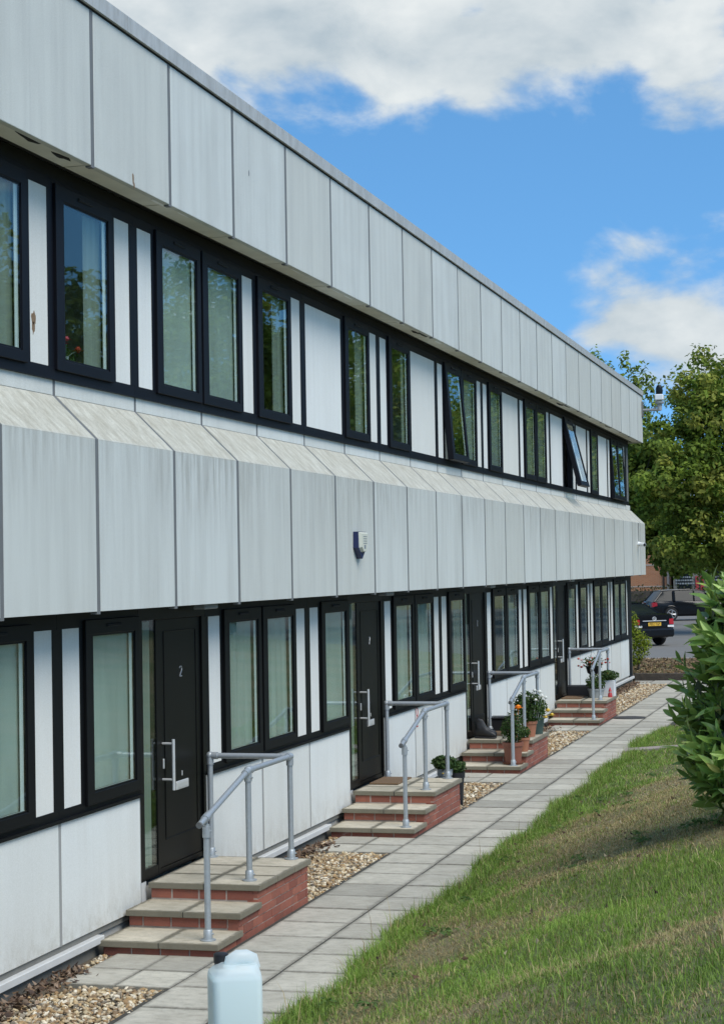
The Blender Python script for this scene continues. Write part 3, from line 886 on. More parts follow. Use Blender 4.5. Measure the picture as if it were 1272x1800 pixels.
for k, di in DOORS.items():
    fr = MB()
    fr.box(FX0, FX1, 0, W, 2.40, 2.515, .003)
    fr.box(FX0, FX1, -.02, .085, .36, 2.40, .003); fr.box(FX0, FX1, .362, .415, .36, 2.40, .003); fr.box(FX0, FX1, 1.425, W + .02, .36, 2.40, .003)
    fr.box(FX0, FX1 - .002, .08, .37, .36, .445)
    fr.box(FX0 + .02, FX1 - .012, .41, 1.43, .36, .40)
    o = fr.build('door', M['door'], bld, loc=(0, BY(k) - YS, 0))
    lf = MB().box(-0.375, -0.340, .418, 1.422, .403, 2.398, .003)
    for a, b, c, d in ((.57, .578, .62, 2.30), (1.302, 1.31, .62, 2.30), (.57, 1.31, .612, .62), (.57, 1.31, 2.294, 2.302)):
        lf.box(-0.342, -0.3345, a, b, c, d, .002)
    lf.build('door_leaf', M['door'], o)
    MB().box(-0.336, -0.331, .08, .37, .44, 2.40).build('sidelight_pane', M['glass'], o)
    hd = MB().tube([(-.245, .52, 1.02), (-.245, .52, 1.43)], .0135, 10)
    hd.tube([(-.345, .52, 1.395), (-.245, .52, 1.395)], .010, 8).tube([(-.345, .52, 1.105), (-.245, .52, 1.105)], .010, 8)
    hd.build('pull_handle', M['steel'], o, smooth=True)
    MB().box(-.342, -.332, .525, .548, 1.19, 1.27, .003).build('lock_cylinder', M['steel'], o)
    MB().box(-.342, -.329, .80, 1.08, .985, 1.055, .004).box(-.330, -.326, .815, 1.065, .998, 1.042, .002).build('letter_plate', M['steel'], o)
    if di < 3: MB().box(-.342, -.334, .945, .955, 1.09, 1.13, .002).build('letter_plate_knocker', M['steel'], o)
    glyph(o, '27' '1:'[di] if False else '271:'[di], (-.337, .945, 1.955), .08, M['dull_steel'])
    hang(o, 'curtain', .086, .361, .45, 2.39, -0.37)
    # lamp above the door, under the fascia
    P(MB().box(-.24, -.13, BY(k) + 1.0, BY(k) + 1.32, 2.465, 2.515, .01), 'door_lamp', M['grey_pot'])
    # white reveal under the frame beside the landing
    P(MB().box(-0.37, -0.325, BY(k) - .015, BY(k) + .10, 0.13, .355), 'door_reveal', M['trim'])
# soffit under the lower fascia
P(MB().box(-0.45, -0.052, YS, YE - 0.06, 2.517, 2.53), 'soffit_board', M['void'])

# ------------------------------------------------------------------ brick steps and hand rails
WHICH = ['nearest door, the one numbered 2', 'second door from the camera', 'third door, crowded with flower pots', 'farthest door by the building corner']
def brick_mesh(l, h, d, seed):
    return MB().box(0, d, 0, l, 0, h, .004).mesh('brick', M['brick'])
BL, BD = 0.215, 0.09
bm_full = brick_mesh(BL, 1.0, BD, 0)
bm_front = MB().box(0, BL, 0, BD, 0, 1.0, .004).mesh('brick', M['brick'])
tread_me = MB().box(0, 1, 0, 1, -.045, 0, .004).mesh('tread_slab', M['tread'])
for si, h in enumerate(H):
    st = empty('brick_steps', (0, h, 0))
    tag(st, 'red brick steps with stone slab treads at the ' + WHICH[si], 'steps', 'flights of steps to the doors')
    X0, X1 = -0.275, 0.605
    core = MB().box(X0, X1 - .006, -.94, .0, -.1, .043).box(X0, X1 - .006, -.44, .0, .04, .176).box(X0, X1 - .006, .006, 1.30, -.1, .309)
    core.build('mortar_core', M['mortar'], st)
    rnd = random.Random(si)
    courses = [(-.02, .041, -.945), (.051, .111, -.445), (.121, .175, -.445), (.185, .243, .005), (.253, .309, .005)]
    for ci, (z0, z1, ys) in enumerate(courses):
        y = ys - (0.11 if ci % 2 else 0.0)
        while y < 1.30:
            a, b = max(y, ys), min(y + BL, 1.30)
            if b - a > .03:
                link('brick', bm_full, st, (X1 - BD + rnd.uniform(-.0025, .0025), a, z0), (0, 0, rnd.uniform(-.004, .004)), (1, (b - a) / BL, z1 - z0))
            y += BL + .011
    for z0, z1, yf, off in ((-.02, .041, -.948, 0), (.105, .173, -.448, .11), (.236, .306, .002, .05)):
        x = X0 - off
        while x < X1 - .05:
            a, b = max(x, X0), min(x + BL, X1 - .004)
            if b - a > .03:
                link('brick', bm_front, st, (a, yf + rnd.uniform(-.0025, .0025), z0), (0, 0, 0), ((b - a) / BL, 1, z1 - z0))
            x += BL + .011
    for x0, x1, y0, y1, z in [(-.292, .163, -.975, -.42, .09), (.171, .628, -.975, -.42, .09), (-.292, .163, -.475, .03, .222), (.171, .628, -.475, .03, .222)] + \
            [(xa, xb, -.015 + q * .452, -.015 + q * .452 + .442, .356) for q in range(3) for xa, xb in ((-.292, .161), (.173, .628))]:
        link('tread_slab', tread_me, st, (x0, y0, z + rnd.uniform(-.002, .001)), (0, 0, 0), (x1 - x0, y1 - y0, 1))
    jb = MB().box(.160, .174, -.972, -.45, .05, .0865).box(.160, .174, -.472, 0, .18, .2185).box(.160, .174, -.012, 1.33, .31, .3525)
    for q in (1, 2): jb.box(-.289, .625, -.015 + q * .452 - .010, -.015 + q * .452 + .002, .311, .3522)
    jb.build('slab_joint', M['bedding'], st)
    # ---- tubular rail
    rl = empty('handrail', (0, h, 0))
    tag(rl, 'galvanised tube handrail on the steps at the ' + WHICH[si], 'handrail', 'handrails of the steps')
    r_ = .0235
    RZ = 1.215
    P1, P2, P3, P4 = Vector((.50, -.83, .09)), Vector((.475, .19, .356)), Vector((.475, 1.27, .356)), Vector((-.235, 1.27, .356))
    sl = (RZ - .985) / (P2.y - P1.y)
    for p, top in ((P1, .985 - .05), (P2, RZ), (P3, RZ), (P4, RZ)):
        MB().tube([p + Vector((0, 0, .01)), Vector((p.x, p.y, top))], r_, 12).build('post', M['galv'], rl, smooth=True)
        fl = MB().lathe([(.058, 0), (.058, .009), (.034, .013), (.033, .075), (.028, .082)], tuple(p), 14)
        fl.tube([p + Vector((.025, 0, .05)), p + Vector((.045, 0, .05))], .006, 6)
        fl.build('base_flange', M['galv'], rl, smooth=True)
    dn = Vector((P1.x - P2.x, P1.y - P2.y, -(P2.y - P1.y) * sl)); dn.normalize()
    a = Vector((P2.x, P2.y, RZ)); e = a + dn * ((P2.y - P1.y + .16) / abs(dn.y))
    MB().tube([a, e], r_, 12).build('rail', M['galv'], rl, smooth=True)
    MB().tube([(P2.x, P2.y, RZ), (P3.x, P3.y, RZ)], r_, 12).build('rail', M['galv'], rl, smooth=True)
    MB().tube([(P3.x, P3.y, RZ), (P4.x, P4.y, RZ)], r_, 12).build('rail', M['galv'], rl, smooth=True)
    # cast fittings
    k_ = .031
    ft = MB().ball((P2.x, P2.y, RZ), k_ * 1.12, 12, 8).tube([(P2.x, P2.y, RZ), (P2.x, P2.y, RZ - .085)], k_, 12).tube([a, a + dn * .085], k_, 12).tube([a, a + Vector((0, .075, 0))], k_, 12)
    ft.tube([(P2.x, P2.y, RZ - .055), (P2.x + .042, P2.y - .01, RZ - .055)], .007, 6)
    ft.build('fitting', M['galv'], rl, smooth=True)
    MB().ball((P3.x, P3.y, RZ), k_ * 1.12, 12, 8).tube([(P3.x, P3.y, RZ), (P3.x, P3.y, RZ - .075)], k_, 12).tube([(P3.x, P3.y, RZ), (P3.x - .07, P3.y, RZ)], k_, 12).tube([(P3.x, P3.y, RZ), (P3.x, P3.y - .07, RZ)], k_, 12).build('fitting', M['galv'], rl, smooth=True)
    MB().ball((P4.x, P4.y, RZ), k_ * 1.12, 12, 8).tube([(P4.x, P4.y, RZ), (P4.x, P4.y, RZ - .075)], k_, 12).tube([(P4.x, P4.y, RZ), (P4.x + .07, P4.y, RZ)], k_, 12).build('fitting', M['galv'], rl, smooth=True)
    c1 = Vector((P1.x, P1.y, .985))
    m1 = a + dn * ((P2.y - P1.y) / abs(dn.y))
    MB().tube([m1 - dn * .04, m1 + dn * .04], k_, 12).tube([m1 - Vector((0, 0, .02)), m1 - Vector((0, 0, .075))], .014, 8).tube([m1 - Vector((0, 0, .065)), m1 - Vector((0, 0, .145))], k_, 12).tube([m1 - Vector((0, 0, .10)), m1 - Vector((-.04, 0, .10))], .007, 6).build('fitting', M['galv'], rl, smooth=True)
    MB().tube([e - dn * .012, e + dn * .006], r_ * 1.04, 12).build('end_cap', M['joint'], rl, smooth=True)

# ------------------------------------------------------------------ things on and round the steps
def doormat(x0, x1, y0, y1, z, label):
    o = MB().box(x0, x1, y0, y1, z + .001, z + .018, .004).build('doormat', M['coir'])
    tag(o, label, 'doormat', 'doormats')
doormat(-.27, .06, H[1] + .58, H[1] + 1.22, .357, 'flat brown coir doormat on the bare second landing')
doormat(-.26, .08, H[2] + .62, H[2] + 1.20, .357, 'brown doormat on the landing beside the black boots')
doormat(-.26, .10, H[3] + .35, H[3] + .95, .357, 'dark brown doormat on the farthest landing')

def leaf_cloud(c, rad, n, size, cols, seed, flat=0.0, upb=0.4):
    """n small bent leaves spread through an ellipsoid -> verts, tris, colours"""
    g = np.random.default_rng(seed)
    d = g.normal(size=(n, 3)); d /= np.linalg.norm(d, axis=1)[:, None]
    rr = g.random(n) ** 0.45
    p = np.array(c) + d * rr[:, None] * np.array(rad)
    nr = d * 0.7 + g.normal(size=(n, 3)) * 0.55 + np.array([0, 0, upb]); nr /= np.linalg.norm(nr, axis=1)[:, None]
    t = np.cross(nr, g.normal(size=(n, 3))); t /= np.linalg.norm(t, axis=1)[:, None]
    b = np.cross(nr, t)
    s = size * g.uniform(.6, 1.3, n)[:, None]
    v = np.stack([p - t * s * .5, p + b * s * .28 + nr * s * .1, p + t * s * .5, p - b * s * .28 + nr * s * .1], 1).reshape(-1, 3)
    i = np.arange(n)[:, None] * 4
    tr = np.concatenate([i + np.array([[0, 1, 2]]), i + np.array([[0, 2, 3]])], 0)
    ca = np.array(cols)[g.integers(0, len(cols), n)] * g.uniform(.7, 1.25, n)[:, None]
    return v, tr, np.repeat(ca, 4, 0)

def merge(parts):
    V, T, C_, o = [], [], [], 0
    for v, t, c in parts:
        V.append(v); T.append(t + o); C_.append(c); o += len(v)
    return np.concatenate(V), np.concatenate(T), np.concatenate(C_)

GREENS = [(.05, .10, .025), (.075, .13, .035), (.10, .15, .05), (.04, .075, .02)]
def pot_prof(r0_, r1_, h): return [(r0_, 0), (r1_ * .96, h * .82), (r1_ * 1.06, h * .83), (r1_ * 1.08, h), (r1_ * .96, h), (r1_ * .92, h * .9)]
def flower(mb, c, r_, n=9, rings=2):
    for q in range(rings):
        for i in range(n):
            a = 2 * math.pi * (i + .5 * q) / n
            rr = r_ * (1 - .35 * q)
            tip = Vector((c[0] + math.cos(a) * rr, c[1] + math.sin(a) * rr, c[2] + r_ * (.1 + .35 * q)))
            s = Vector((-math.sin(a), math.cos(a), 0)) * rr * .32
            m_ = (Vector(c) + tip) / 2 + Vector((0, 0, r_ * .12))
            mb.add([Vector(c), m_ + s, tip, m_ - s], [(0, 1, 2, 3)])
    mb.ball((c[0], c[1], c[2] + r_ * .2), r_ * .45, 8, 5)

def potted(name, label, loc, r0_, r1_, h, mat, plant_r, plant_h, n, leaf, flowers=(), seed=0, saucer=None, square=False, cat='potted plant'):
    o = empty(name, loc)
    tag(o, label, cat, 'flower pots by the doors')
    if square:
        MB().box(-r0_, r0_, -r0_, r0_, 0, h, .008).build('pot', M[mat], o)
    else:
        MB().lathe(pot_prof(r0_, r1_, h), (0, 0, 0), 20).build('pot', M[mat], o, smooth=True)
    if saucer:
        MB().lathe([(saucer * .85, 0), (saucer, .028), (saucer * .9, .02)], (0, 0, .0), 20).build('saucer', M[mat], o, smooth=True)
    v, t, c = leaf_cloud((0, 0, h + plant_h * .45), (plant_r, plant_r, plant_h * .55), n * 2, leaf * 1.1, GREENS, seed)
    link('foliage', np_mesh('foliage', v, t, M['leafage'], c), o)
    sm = MB()
    rr = random.Random(seed)
    for i in range(7):
        a = rr.uniform(0, 6.28); q = rr.uniform(.3, .8) * plant_r
        sm.tube([(0, 0, h * .85), (math.cos(a) * q * .4, math.sin(a) * q * .4, h + plant_h * .4), (math.cos(a) * q, math.sin(a) * q, h + plant_h * .8)], .004, 5)
    sm.build('stems', M['bark'], o)
    for fm, lst in flowers:
        for (fx, fy, fz, fr_) in lst:
            fb = MB(); flower(fb, (fx, fy, fz), fr_); fb.tube([(fx * .6, fy * .6, h), (fx, fy, fz)], .003, 5)
            fb.build('flower', M[fm], o)
    return o

h3 = H[2]
potted('flower_pot', 'tall brown pot with a saucer and an orange bloom on the lowest tread', (.46, h3 - .62, .09), .105, .135, .30, 'brown_pot', .17, .42, 420, .045,
       [('orange_flower', [(.09, -.03, .76, .075), (.03, .03, .66, .035)]), ('white_flower', [(-.12, -.06, .40, .016), (.10, -.08, .46, .014), (.02, -.12, .52, .015)])], 1, saucer=.15)
potted('flower_pot', 'small terracotta pot tucked behind the tall brown pot', (.53, h3 - .20, .222), .06, .085, .19, 'terracotta', .10, .16, 140, .04, [('yellow_flower', [(.06, .0, .30, .02)])], 2)
potted('flower_pot', 'pale terracotta pot of white blooms on the third landing', (.47, h3 + .56, .356), .085, .115, .22, 'terracotta', .23, .42, 620, .05,
       [('white_flower', [(.16, .02, .62, .06), (.21, -.08, .57, .05), (.08, .06, .64, .05), (.24, .05, .54, .05), (.13, -.14, .52, .045)])], 3)
potted('flower_pot', 'dark green pot with yellow flowers at the back of the third landing', (.50, h3 + 1.0, .356), .09, .12, .26, 'green_pot', .17, .26, 300, .05,
       [('yellow_flower', [(.18, -.05, .33, .06), (.22, .05, .26, .055), (.16, -.12, .24, .045)]), ('white_flower', [(.02, .06, .52, .045)])], 4)
potted('flower_pot', 'leafy plant in a tall grey pot on the gravel behind the second landing', (.36, H[1] + 1.62, -.02), .075, .085, .45, 'grey_pot', .15, .15, 360, .05, [('yellow_flower', [(.0, -.1, .40, .018), (.06, .05, .42, .016)])], 5)
potted('flower_pot', 'black tub of dark foliage on the gravel beside the tall grey pot', (.42, H[1] + 1.90, -.02), .09, .11, .38, 'black_plastic', .14, .13, 200, .05, [], 6)
h4 = H[3]
potted('flower_pot', 'grey pot of dark leaves at the front of the farthest landing', (.33, h4 + .72, .356), .12, .15, .17, 'grey_pot', .19, .26, 300, .05, [], 7)
potted('flower_pot', 'square white planter of yellow green leaves on the farthest landing', (.50, h4 + 1.12, .356), .12, .12, .30, 'white_pot', .20, .18, 300, .05, [('yellow_flower', [(.0, -.08, .42, .03)])], 8, square=True)
hb = empty('hanging_basket', (.20, h4 + 1.27, .90))
tag(hb, 'black basket of coral and red flowers hung on the farthest handrail', 'hanging basket')
MB().lathe([(.05, -.17), (.11, -.12), (.14, 0), (.12, -.01)], (0, 0, 0), 16).build('basket', M['black_plastic'], hb, smooth=True)
MB().tube([(-.12, 0, 0), (0, 0, .31)], .004, 5).tube([(.12, 0, 0), (0, 0, .31)], .004, 5).tube([(0, 0, .29), (0, .0, .345)], .005, 5).build('hanger', M['steel'], hb)
v, t, c = leaf_cloud((0, 0, .06), (.22, .2, .13), 260, .05, GREENS, 9); link('foliage', np_mesh('foliage', v, t, M['leafage'], c), hb)
rr = random.Random(4)
for i in range(16):
    fb = MB(); flower(fb, (rr.uniform(-.30, .33), rr.uniform(-.18, .1), rr.uniform(-.06, .15)), rr.uniform(.03, .05)); fb.build('flower', M['coral_flower' if i % 3 else 'red_flower'], hb)
# trough by the wall on the far landing, small red gnome, black crate on the third landing
tr_ = MB().box(-.26, .18, h4 + .98, h4 + 1.24, .357, .56, .02).build('trough', M['black_plastic'])
tag(tr_, 'long black plastic trough by the wall on the farthest landing', 'trough')
gn = empty('garden_gnome', (.56, h4 + .86, .357)); tag(gn, 'tiny red garden gnome beside the square white planter', 'gnome')
MB().lathe([(.038, 0), (.042, .04), (.03, .085), (.0, .09)], (0, 0, 0), 12).build('body', M['red'], gn, smooth=True)
MB().lathe([(.032, .105), (.028, .12), (.001, .19)], (0, 0, 0), 12).build('hat', M['red'], gn, smooth=True)
MB().ball((0, 0, .1), .024, 10, 6).build('head', M['cream'], gn, smooth=True)
tub = empty('black_tub', (-.10, h3 + 1.42, .02)); tag(tub, 'black plastic tub standing behind the third landing by the white wall', 'tub')
MB().box(-.15, .20, -.15, .17, 0, .55, .05).build('body', M['black_plastic'], tub)
MB().box(-.165, .215, -.165, .185, .52, .545, .01).build('rim', M['black_plastic'], tub)

def boot(loc, rz, label):
    b = empty('boot', loc, rz); tag(b, label, 'boot', 'pair of boots at the third door')
    # foot along local x
    sec = []
    prof = [(-.13, .075, .11, .20), (-.09, .085, .10, .26), (-.03, .085, .095, .24), (.03, .085, .09, .135), (.09, .095, .075, .105), (.14, .085, .06, .085), (.17, .04, .03, .05)]
    n = 10
    vs, fs = [], []
    for x, w, _, hh in prof:
        for i in range(n):
            a = 2 * math.pi * i / n
            vs.append((x, w * .5 * math.cos(a), .012 + hh * .5 + hh * .5 * math.sin(a)))
    for i in range(len(prof) - 1):
        for s in range(n):
            fs.append((i * n + s, i * n + (s + 1) % n, (i + 1) * n + (s + 1) % n, (i + 1) * n + s))
    fs += [tuple(range(n))[::-1], tuple((len(prof) - 1) * n + s for s in range(n))]
    MB().add(vs, fs).tube([(-.075, 0, .14), (-.085, 0, .22)], [.056, .060], 12).build('upper', M['leather'], b, smooth=True)
    MB().box(-.135, .17, -.045, .045, 0, .028, .01).build('sole', M['black_plastic'], b)
boot((-.10, h3 + .20, .357), R(-8), 'black boot nearer the front edge of the third landing')
boot((-.14, h3 + .42, .357), R(10), 'black boot against the third door behind its pair')

# alarm box
al = empty('alarm_box', (0.001, 18.86, 3.0)); tag(al, 'cream and navy burglar alarm box on the lower fascia', 'alarm box')
MB().add([(x, y_, z_) for x in (0, .055) for y_, z_ in ((-.15, .17), (.15, .17), (.16, .0), (.0, -.115), (-.02, -.115), (-.16, .0))],
         [(0, 5, 4, 3, 2, 1), (6, 7, 8, 9, 10, 11)] + [(i, (i + 1) % 6, 6 + (i + 1) % 6, 6 + i) for i in range(6)]).build('backplate', M['navy'], al)
MB().add([(.055, -.145, .165), (.055, .145, .165), (.055, .125, .0), (.055, .06, -.045), (.055, -.06, -.045), (.055, -.125, .0), (.085, -.12, .15), (.085, .12, .15), (.085, .105, .01), (.085, .05, -.035), (.085, -.05, -.035), (.085, -.105, .01)],
         [(6, 11, 10, 9, 8, 7)] + [(i, (i + 1) % 6, 6 + (i + 1) % 6, 6 + i) for i in range(6)]).build('cover', M['cream'], al)
pr = MB()
for q in range(4): pr.box(.0852, .0862, -.06, .08, .115 - q * .024, .123 - q * .024)
pr.box(.0852, .0862, -.03, .03, -.01, .03)
pr.build('printed_lines', M['print'], al)

# red sticker on the wall panel under the second window pair
sg = empty('warning_sticker', (-.318, 22.66, .9)); tag(sg, 'small red outlined loop sticker on the white wall by the second handrail', 'sticker')
sm_ = MB()
loop = [(0, .045 * math.cos(a), .075 + .05 * math.sin(a)) for a in [2 * math.pi * i / 14 for i in range(15)]]
sm_.tube(loop, .006, 5, caps=False)
sm_.tube([(0, -.03, .03), (0, -.03, -.06)], .006, 5).tube([(0, .03, .03), (0, .03, -.06)], .006, 5)
sm_.box(-.001, .003, -.045, .045, -.085, -.065).box(-.001, .003, -.045, .045, -.115, -.100)
sm_.build('red_outline', M['red'], sg)
MB().box(-.0005, .002, -.045, .045, -.100, -.085).build('white_band', M['white'], sg)

# cameras on the far corner
cc = empty('security_camera', (0.02, 44.44, 6.44)); tag(cc, 'white dome camera on a bracket arm at the top corner of the building', 'camera')
MB().box(-.02, .012, -.09, .09, -.16, .2, .005).build('wall_plate', M['joint'], cc)
MB().tube([(0, 0, 0), (.42, 0, 0)], .035, 10).tube([(.40, 0, -.02), (.40, 0, .14)], .055, 12).build('bracket', M['grey_pot'], cc, smooth=True)
MB().tube([(.25, .0, .02), (.40, 0, .12)], .02, 8).build('brace', M['grey_pot'], cc, smooth=True)
MB().lathe([(.10, .14), (.11, .16), (.11, .19), (.06, .2)], (.40, 0, 0), 14).build('mount', M['grey_pot'], cc, smooth=True)
MB().box(.30, .50, -.12, .12, .22, .36, .02).build('housing', M['white'], cc)
MB().lathe([(.075, .36), (.085, .42), (.08, .52), (.05, .58), (.001, .6)], (.40, 0, 0), 14).build('dome', M['carglass'], cc, smooth=True)
c2 = empty('bullet_camera', (0.0, 43.05, 3.24)); tag(c2, 'small white bullet camera near the end of the lower fascia', 'camera')
MB().tube([(0, 0, 0), (.05, 0, -.01)], .05, 12).build('mount', M['white'], c2, smooth=True)
MB().tube([(.05, .02, -.01), (.17, -.12, -.03)], .045, 12).build('body', M['white'], c2, smooth=True)
MB().tube([(.168, -.118, -.03), (.175, -.126, -.031)], .036, 12).build('lens', M['ink'], c2, smooth=True)
MB().tube([(.004, 0.16, .02), (.006, .14, .48)], .009, 6).build('cable', M['joint'], c2)

# flowers on the inside sill of the nearest upper window
vs_ = empty('vase_of_flowers', (-.42, BY(1) + .40, 4.25)); tag(vs_, 'pink and red flowers standing inside the upper left window', 'flowers')
MB().lathe([(.035, 0), (.05, .05), (.03, .10), (.035, .12)], (0, 0, 0), 12).build('vase', M['grey_pot'], vs_, smooth=True)
for i, (fx, fy, fz, fr_, fm) in enumerate(((.02, -.10, .20, .06, 'pink_flower'), (.05, .13, .17, .05, 'red_flower'), (.0, -.22, .22, .035, 'white_flower'), (.02, .0, .24, .04, 'pink_flower'))):
    fb = MB(); flower(fb, (fx, fy, fz), fr_, 10, 3); fb.build('flower', M[fm], vs_)
    MB().tube([(0, 0, .1), (fx * .5, fy * .6, .15), (fx, fy, fz)], .004, 5).build('stem', M['green_pot'], vs_)
v, t, c = leaf_cloud((0, 0, .13), (.06, .2, .07), 60, .06, GREENS, 19); link('foliage', np_mesh('foliage', v, t, M['leafage'], c), vs_)

# jerrycan on the edge of the bank in the foreground
JY = 9.15; JX = 2.0
jz = float(bank(np.array(JX), np.array(JY))) - .006
jc = empty('jerrycan', (JX, JY, jz), R(28)); jc.scale = (1.15, 1.13, (0.80 - jz) / .445); tag(jc, 'translucent white plastic jerrycan of pale blue liquid in the foreground', 'jerrycan')
def can_mat():
    t = NT('translucent_plastic')
    t.b.inputs['Base Color'].default_value = (.90, .93, .92, 1); t.b.inputs['Roughness'].default_value = .38
    tl = t.node('ShaderNodeBsdfTranslucent'); tl.inputs[0].default_value = (.86, .94, .94, 1)
    tp = t.node('ShaderNodeBsdfTransparent'); tp.inputs[0].default_value = (.92, .97, .98, 1)
    a = t.node('ShaderNodeMixShader'); a.inputs[0].default_value = .40
    b = t.node('ShaderNodeMixShader'); b.inputs[0].default_value = .36
    t.l.new(t.b.outputs[0], a.inputs[1]); t.l.new(tl.outputs[0], a.inputs[2])
    t.l.new(a.outputs[0], b.inputs[1]); t.l.new(tp.outputs[0], b.inputs[2]); t.l.new(b.outputs[0], t.out.inputs[0])
    return t.m
M['can'] = can_mat()
M['liquid'] = plain('pale_blue_liquid', (.70, .82, .81), .2, 0, .03, 4)
def rsec(w, d, r_, z, n=5, cx=0, cy=0):
    pts = []
    for qx, qy, a0 in ((1, 1, 0), (-1, 1, 90), (-1, -1, 180), (1, -1, 270)):
        for i in range(n + 1):
            a = R(a0 + 90 * i / n)
            pts.append((cx + qx * (w / 2 - r_) + r_ * math.cos(a), cy + qy * (d / 2 - r_) + r_ * math.sin(a), z))
    return pts
def loft(secs):
    n = len(secs[0]); vs = [p for s in secs for p in s]
    fs = [(i * n + s, i * n + (s + 1) % n, (i + 1) * n + (s + 1) % n, (i + 1) * n + s) for i in range(len(secs) - 1) for s in range(n)]
    fs += [tuple(range(n))[::-1], tuple((len(secs) - 1) * n + s for s in range(n))]
    return MB().add(vs, fs)
cw, cdp = .225, .235
loft([rsec(cw * .94, cdp * .94, .03, 0), rsec(cw, cdp, .035, .02), rsec(cw, cdp, .035, .35), rsec(cw * .97, cdp * .97, .04, .372), rsec(cw * .80, cdp * .84, .05, .398, cx=.012), rsec(cw * .66, cdp * .74, .045, .409, cx=.02)]).build('body', M['can'], jc, smooth=True)
loft([rsec(cw * .93, cdp * .93, .03, .01), rsec(cw * .965, cdp * .965, .033, .03), rsec(cw * .965, cdp * .965, .033, .352)]).build('liquid', M['liquid'], jc, smooth=True)
MB().lathe([(.03, .38), (.03, .40), (.034, .402), (.034, .436), (.028, .44)], (-.052, .062, 0), 16).build('cap', M['black_plastic'], jc, smooth=True)
hp = [(-.03 + .0, -.02, .395), (-.02, -.02, .424), (.01, -.02, .438), (.05, -.015, .436), (.08, -.01, .424), (.092, -.01, .388)]
MB().tube([(a_, b_, c_ - .006) for a_, b_, c_ in hp], [.026, .031, .032, .032, .031, .026], 12).build('handle', M['can'], jc, smooth=True)

# concrete edging strip crossing the grass, iron cover on the path
cs = MB()
pp = [(1.63, 27.25), (2.75, 27.15), (2.78, 27.62), (1.63, 27.75)]
cs.add([(x, y, bank(np.array(x), np.array(y)) + dz + .03) for dz in (-.12, .012) for x, y in pp], [(3, 2, 1, 0), (4, 5, 6, 7)] + [(i, (i + 1) % 4, 4 + (i + 1) % 4, 4 + i) for i in range(4)])
tag(cs.build('edging_slab', M['concrete']), 'low pinkish concrete slab crossing the grass verge by the path', 'edging slab')
cv_ = empty('drain_cover', (.92, 33.64, .006)); tag(cv_, 'dark flat iron drain cover set in the far part of the path', 'drain cover')
MB().lathe([(.30, -.02), (.30, .004), (.285, .006)], (0, 0, 0), 24).build('rim', M['iron'], cv_)
MB().lathe([(.27, -.02), (.27, .006), (.1, .008)], (0, 0, 0), 24).build('lid', M['iron'], cv_)

# ------------------------------------------------------------------ pebbles and dead leaves along the wall
def ico(sub):
    bm = bmesh.new(); bmesh.ops.create_icosphere(bm, subdivisions=sub, radius=1)
    v = np.array([x.co[:] for x in bm.verts]); f = np.array([[q.index for q in x.verts] for x in bm.faces]); bm.free()
    return v, f
def scatter_pebbles(pts, rad, sub, seed):
    g = np.random.default_rng(seed)
    v0, f0 = ico(sub)
    n = len(pts)
    sc = np.stack([g.uniform(.8, 1.5, n), g.uniform(.7, 1.1, n), g.uniform(.45, .8, n)], 1) * rad[:, None]
    lump = 1 + .22 * g.normal(size=(n, len(v0), 1))
    v = v0[None] * lump * sc[:, None, :]
    a = g.uniform(0, 6.28, n); b = g.normal(0, .35, n)
    ca, sa, cb, sb = np.cos(a), np.sin(a), np.cos(b), np.sin(b)
    x = v[..., 0] * cb[:, None] + v[..., 2] * sb[:, None]; z = -v[..., 0] * sb[:, None] + v[..., 2] * cb[:, None]
    X = x * ca[:, None] - v[..., 1] * sa[:, None]; Y = x * sa[:, None] + v[..., 1] * ca[:, None]
    V = np.stack([X, Y, z], -1) + pts[:, None, :]
    T = f0[None] + (np.arange(n) * len(v0))[:, None, None]
    pal = np.array([(.40, .31, .20), (.50, .42, .30), (.30, .205, .12), (.58, .53, .44), (.24, .17, .11), (.43, .36, .28), (.36, .25, .14), (.62, .58, .52), (.20, .175, .15)])
    c = pal[g.integers(0, len(pal), n)] * g.uniform(.72, 1.15, n)[:, None] * np.array([1.06, 1.0, .86])
    return V.reshape(-1, 3), T.reshape(-1, 3), np.repeat(c, len(v0), 0)
gaps, lo = [], 9.0
for h in H:
    gaps.append((lo, h - 1.95)); lo = h + 1.31
gaps.append((lo, 43.2))
parts = []
for gi, (a, b) in enumerate(gaps):
    y_ = a
    dens, rad, sub = ((1500, .0155, 2) if gi == 0 else (1300, .0165, 2) if gi == 1 else (950, .019, 1) if gi == 2 else (700, .022, 1))
    n = int((b - a) * .88 * dens)
    px_, py_ = rng.uniform(-.26, .625, n), rng.uniform(a, b, n)
    # fewer where dead leaves and soil lie by the wall
    keep = rng.random(n) < smooth(-.22, .05, px_ + .08 * np.sin(py_ * 3.0))
    px_, py_ = px_[keep], py_[keep]
    pz_ = rng.uniform(-.034, -.012, len(px_))
    parts.append(scatter_pebbles(np.stack([px_, py_, pz_], 1), rad * rng.uniform(.6, 1.35, len(px_)), sub, gi))
    # strips beside the pads
    h = H[gi] if gi < 4 else None
    if h:
        n2 = int(.10 * 1.0 * dens)
        parts.append(scatter_pebbles(np.stack([rng.uniform(-.28, -.17, n2), rng.uniform(h - 1.95, h - .95, n2), rng.uniform(-.034, -.015, n2)], 1), rad * rng.uniform(.6, 1.2, n2), sub, 50 + gi))
v, t, c = merge(parts)
tag(link('gravel', np_mesh('gravel', v, t, M['pebble'], c, smooth=True)), 'tan and cream pebble gravel between the wall and the path', 'gravel', kind='stuff')

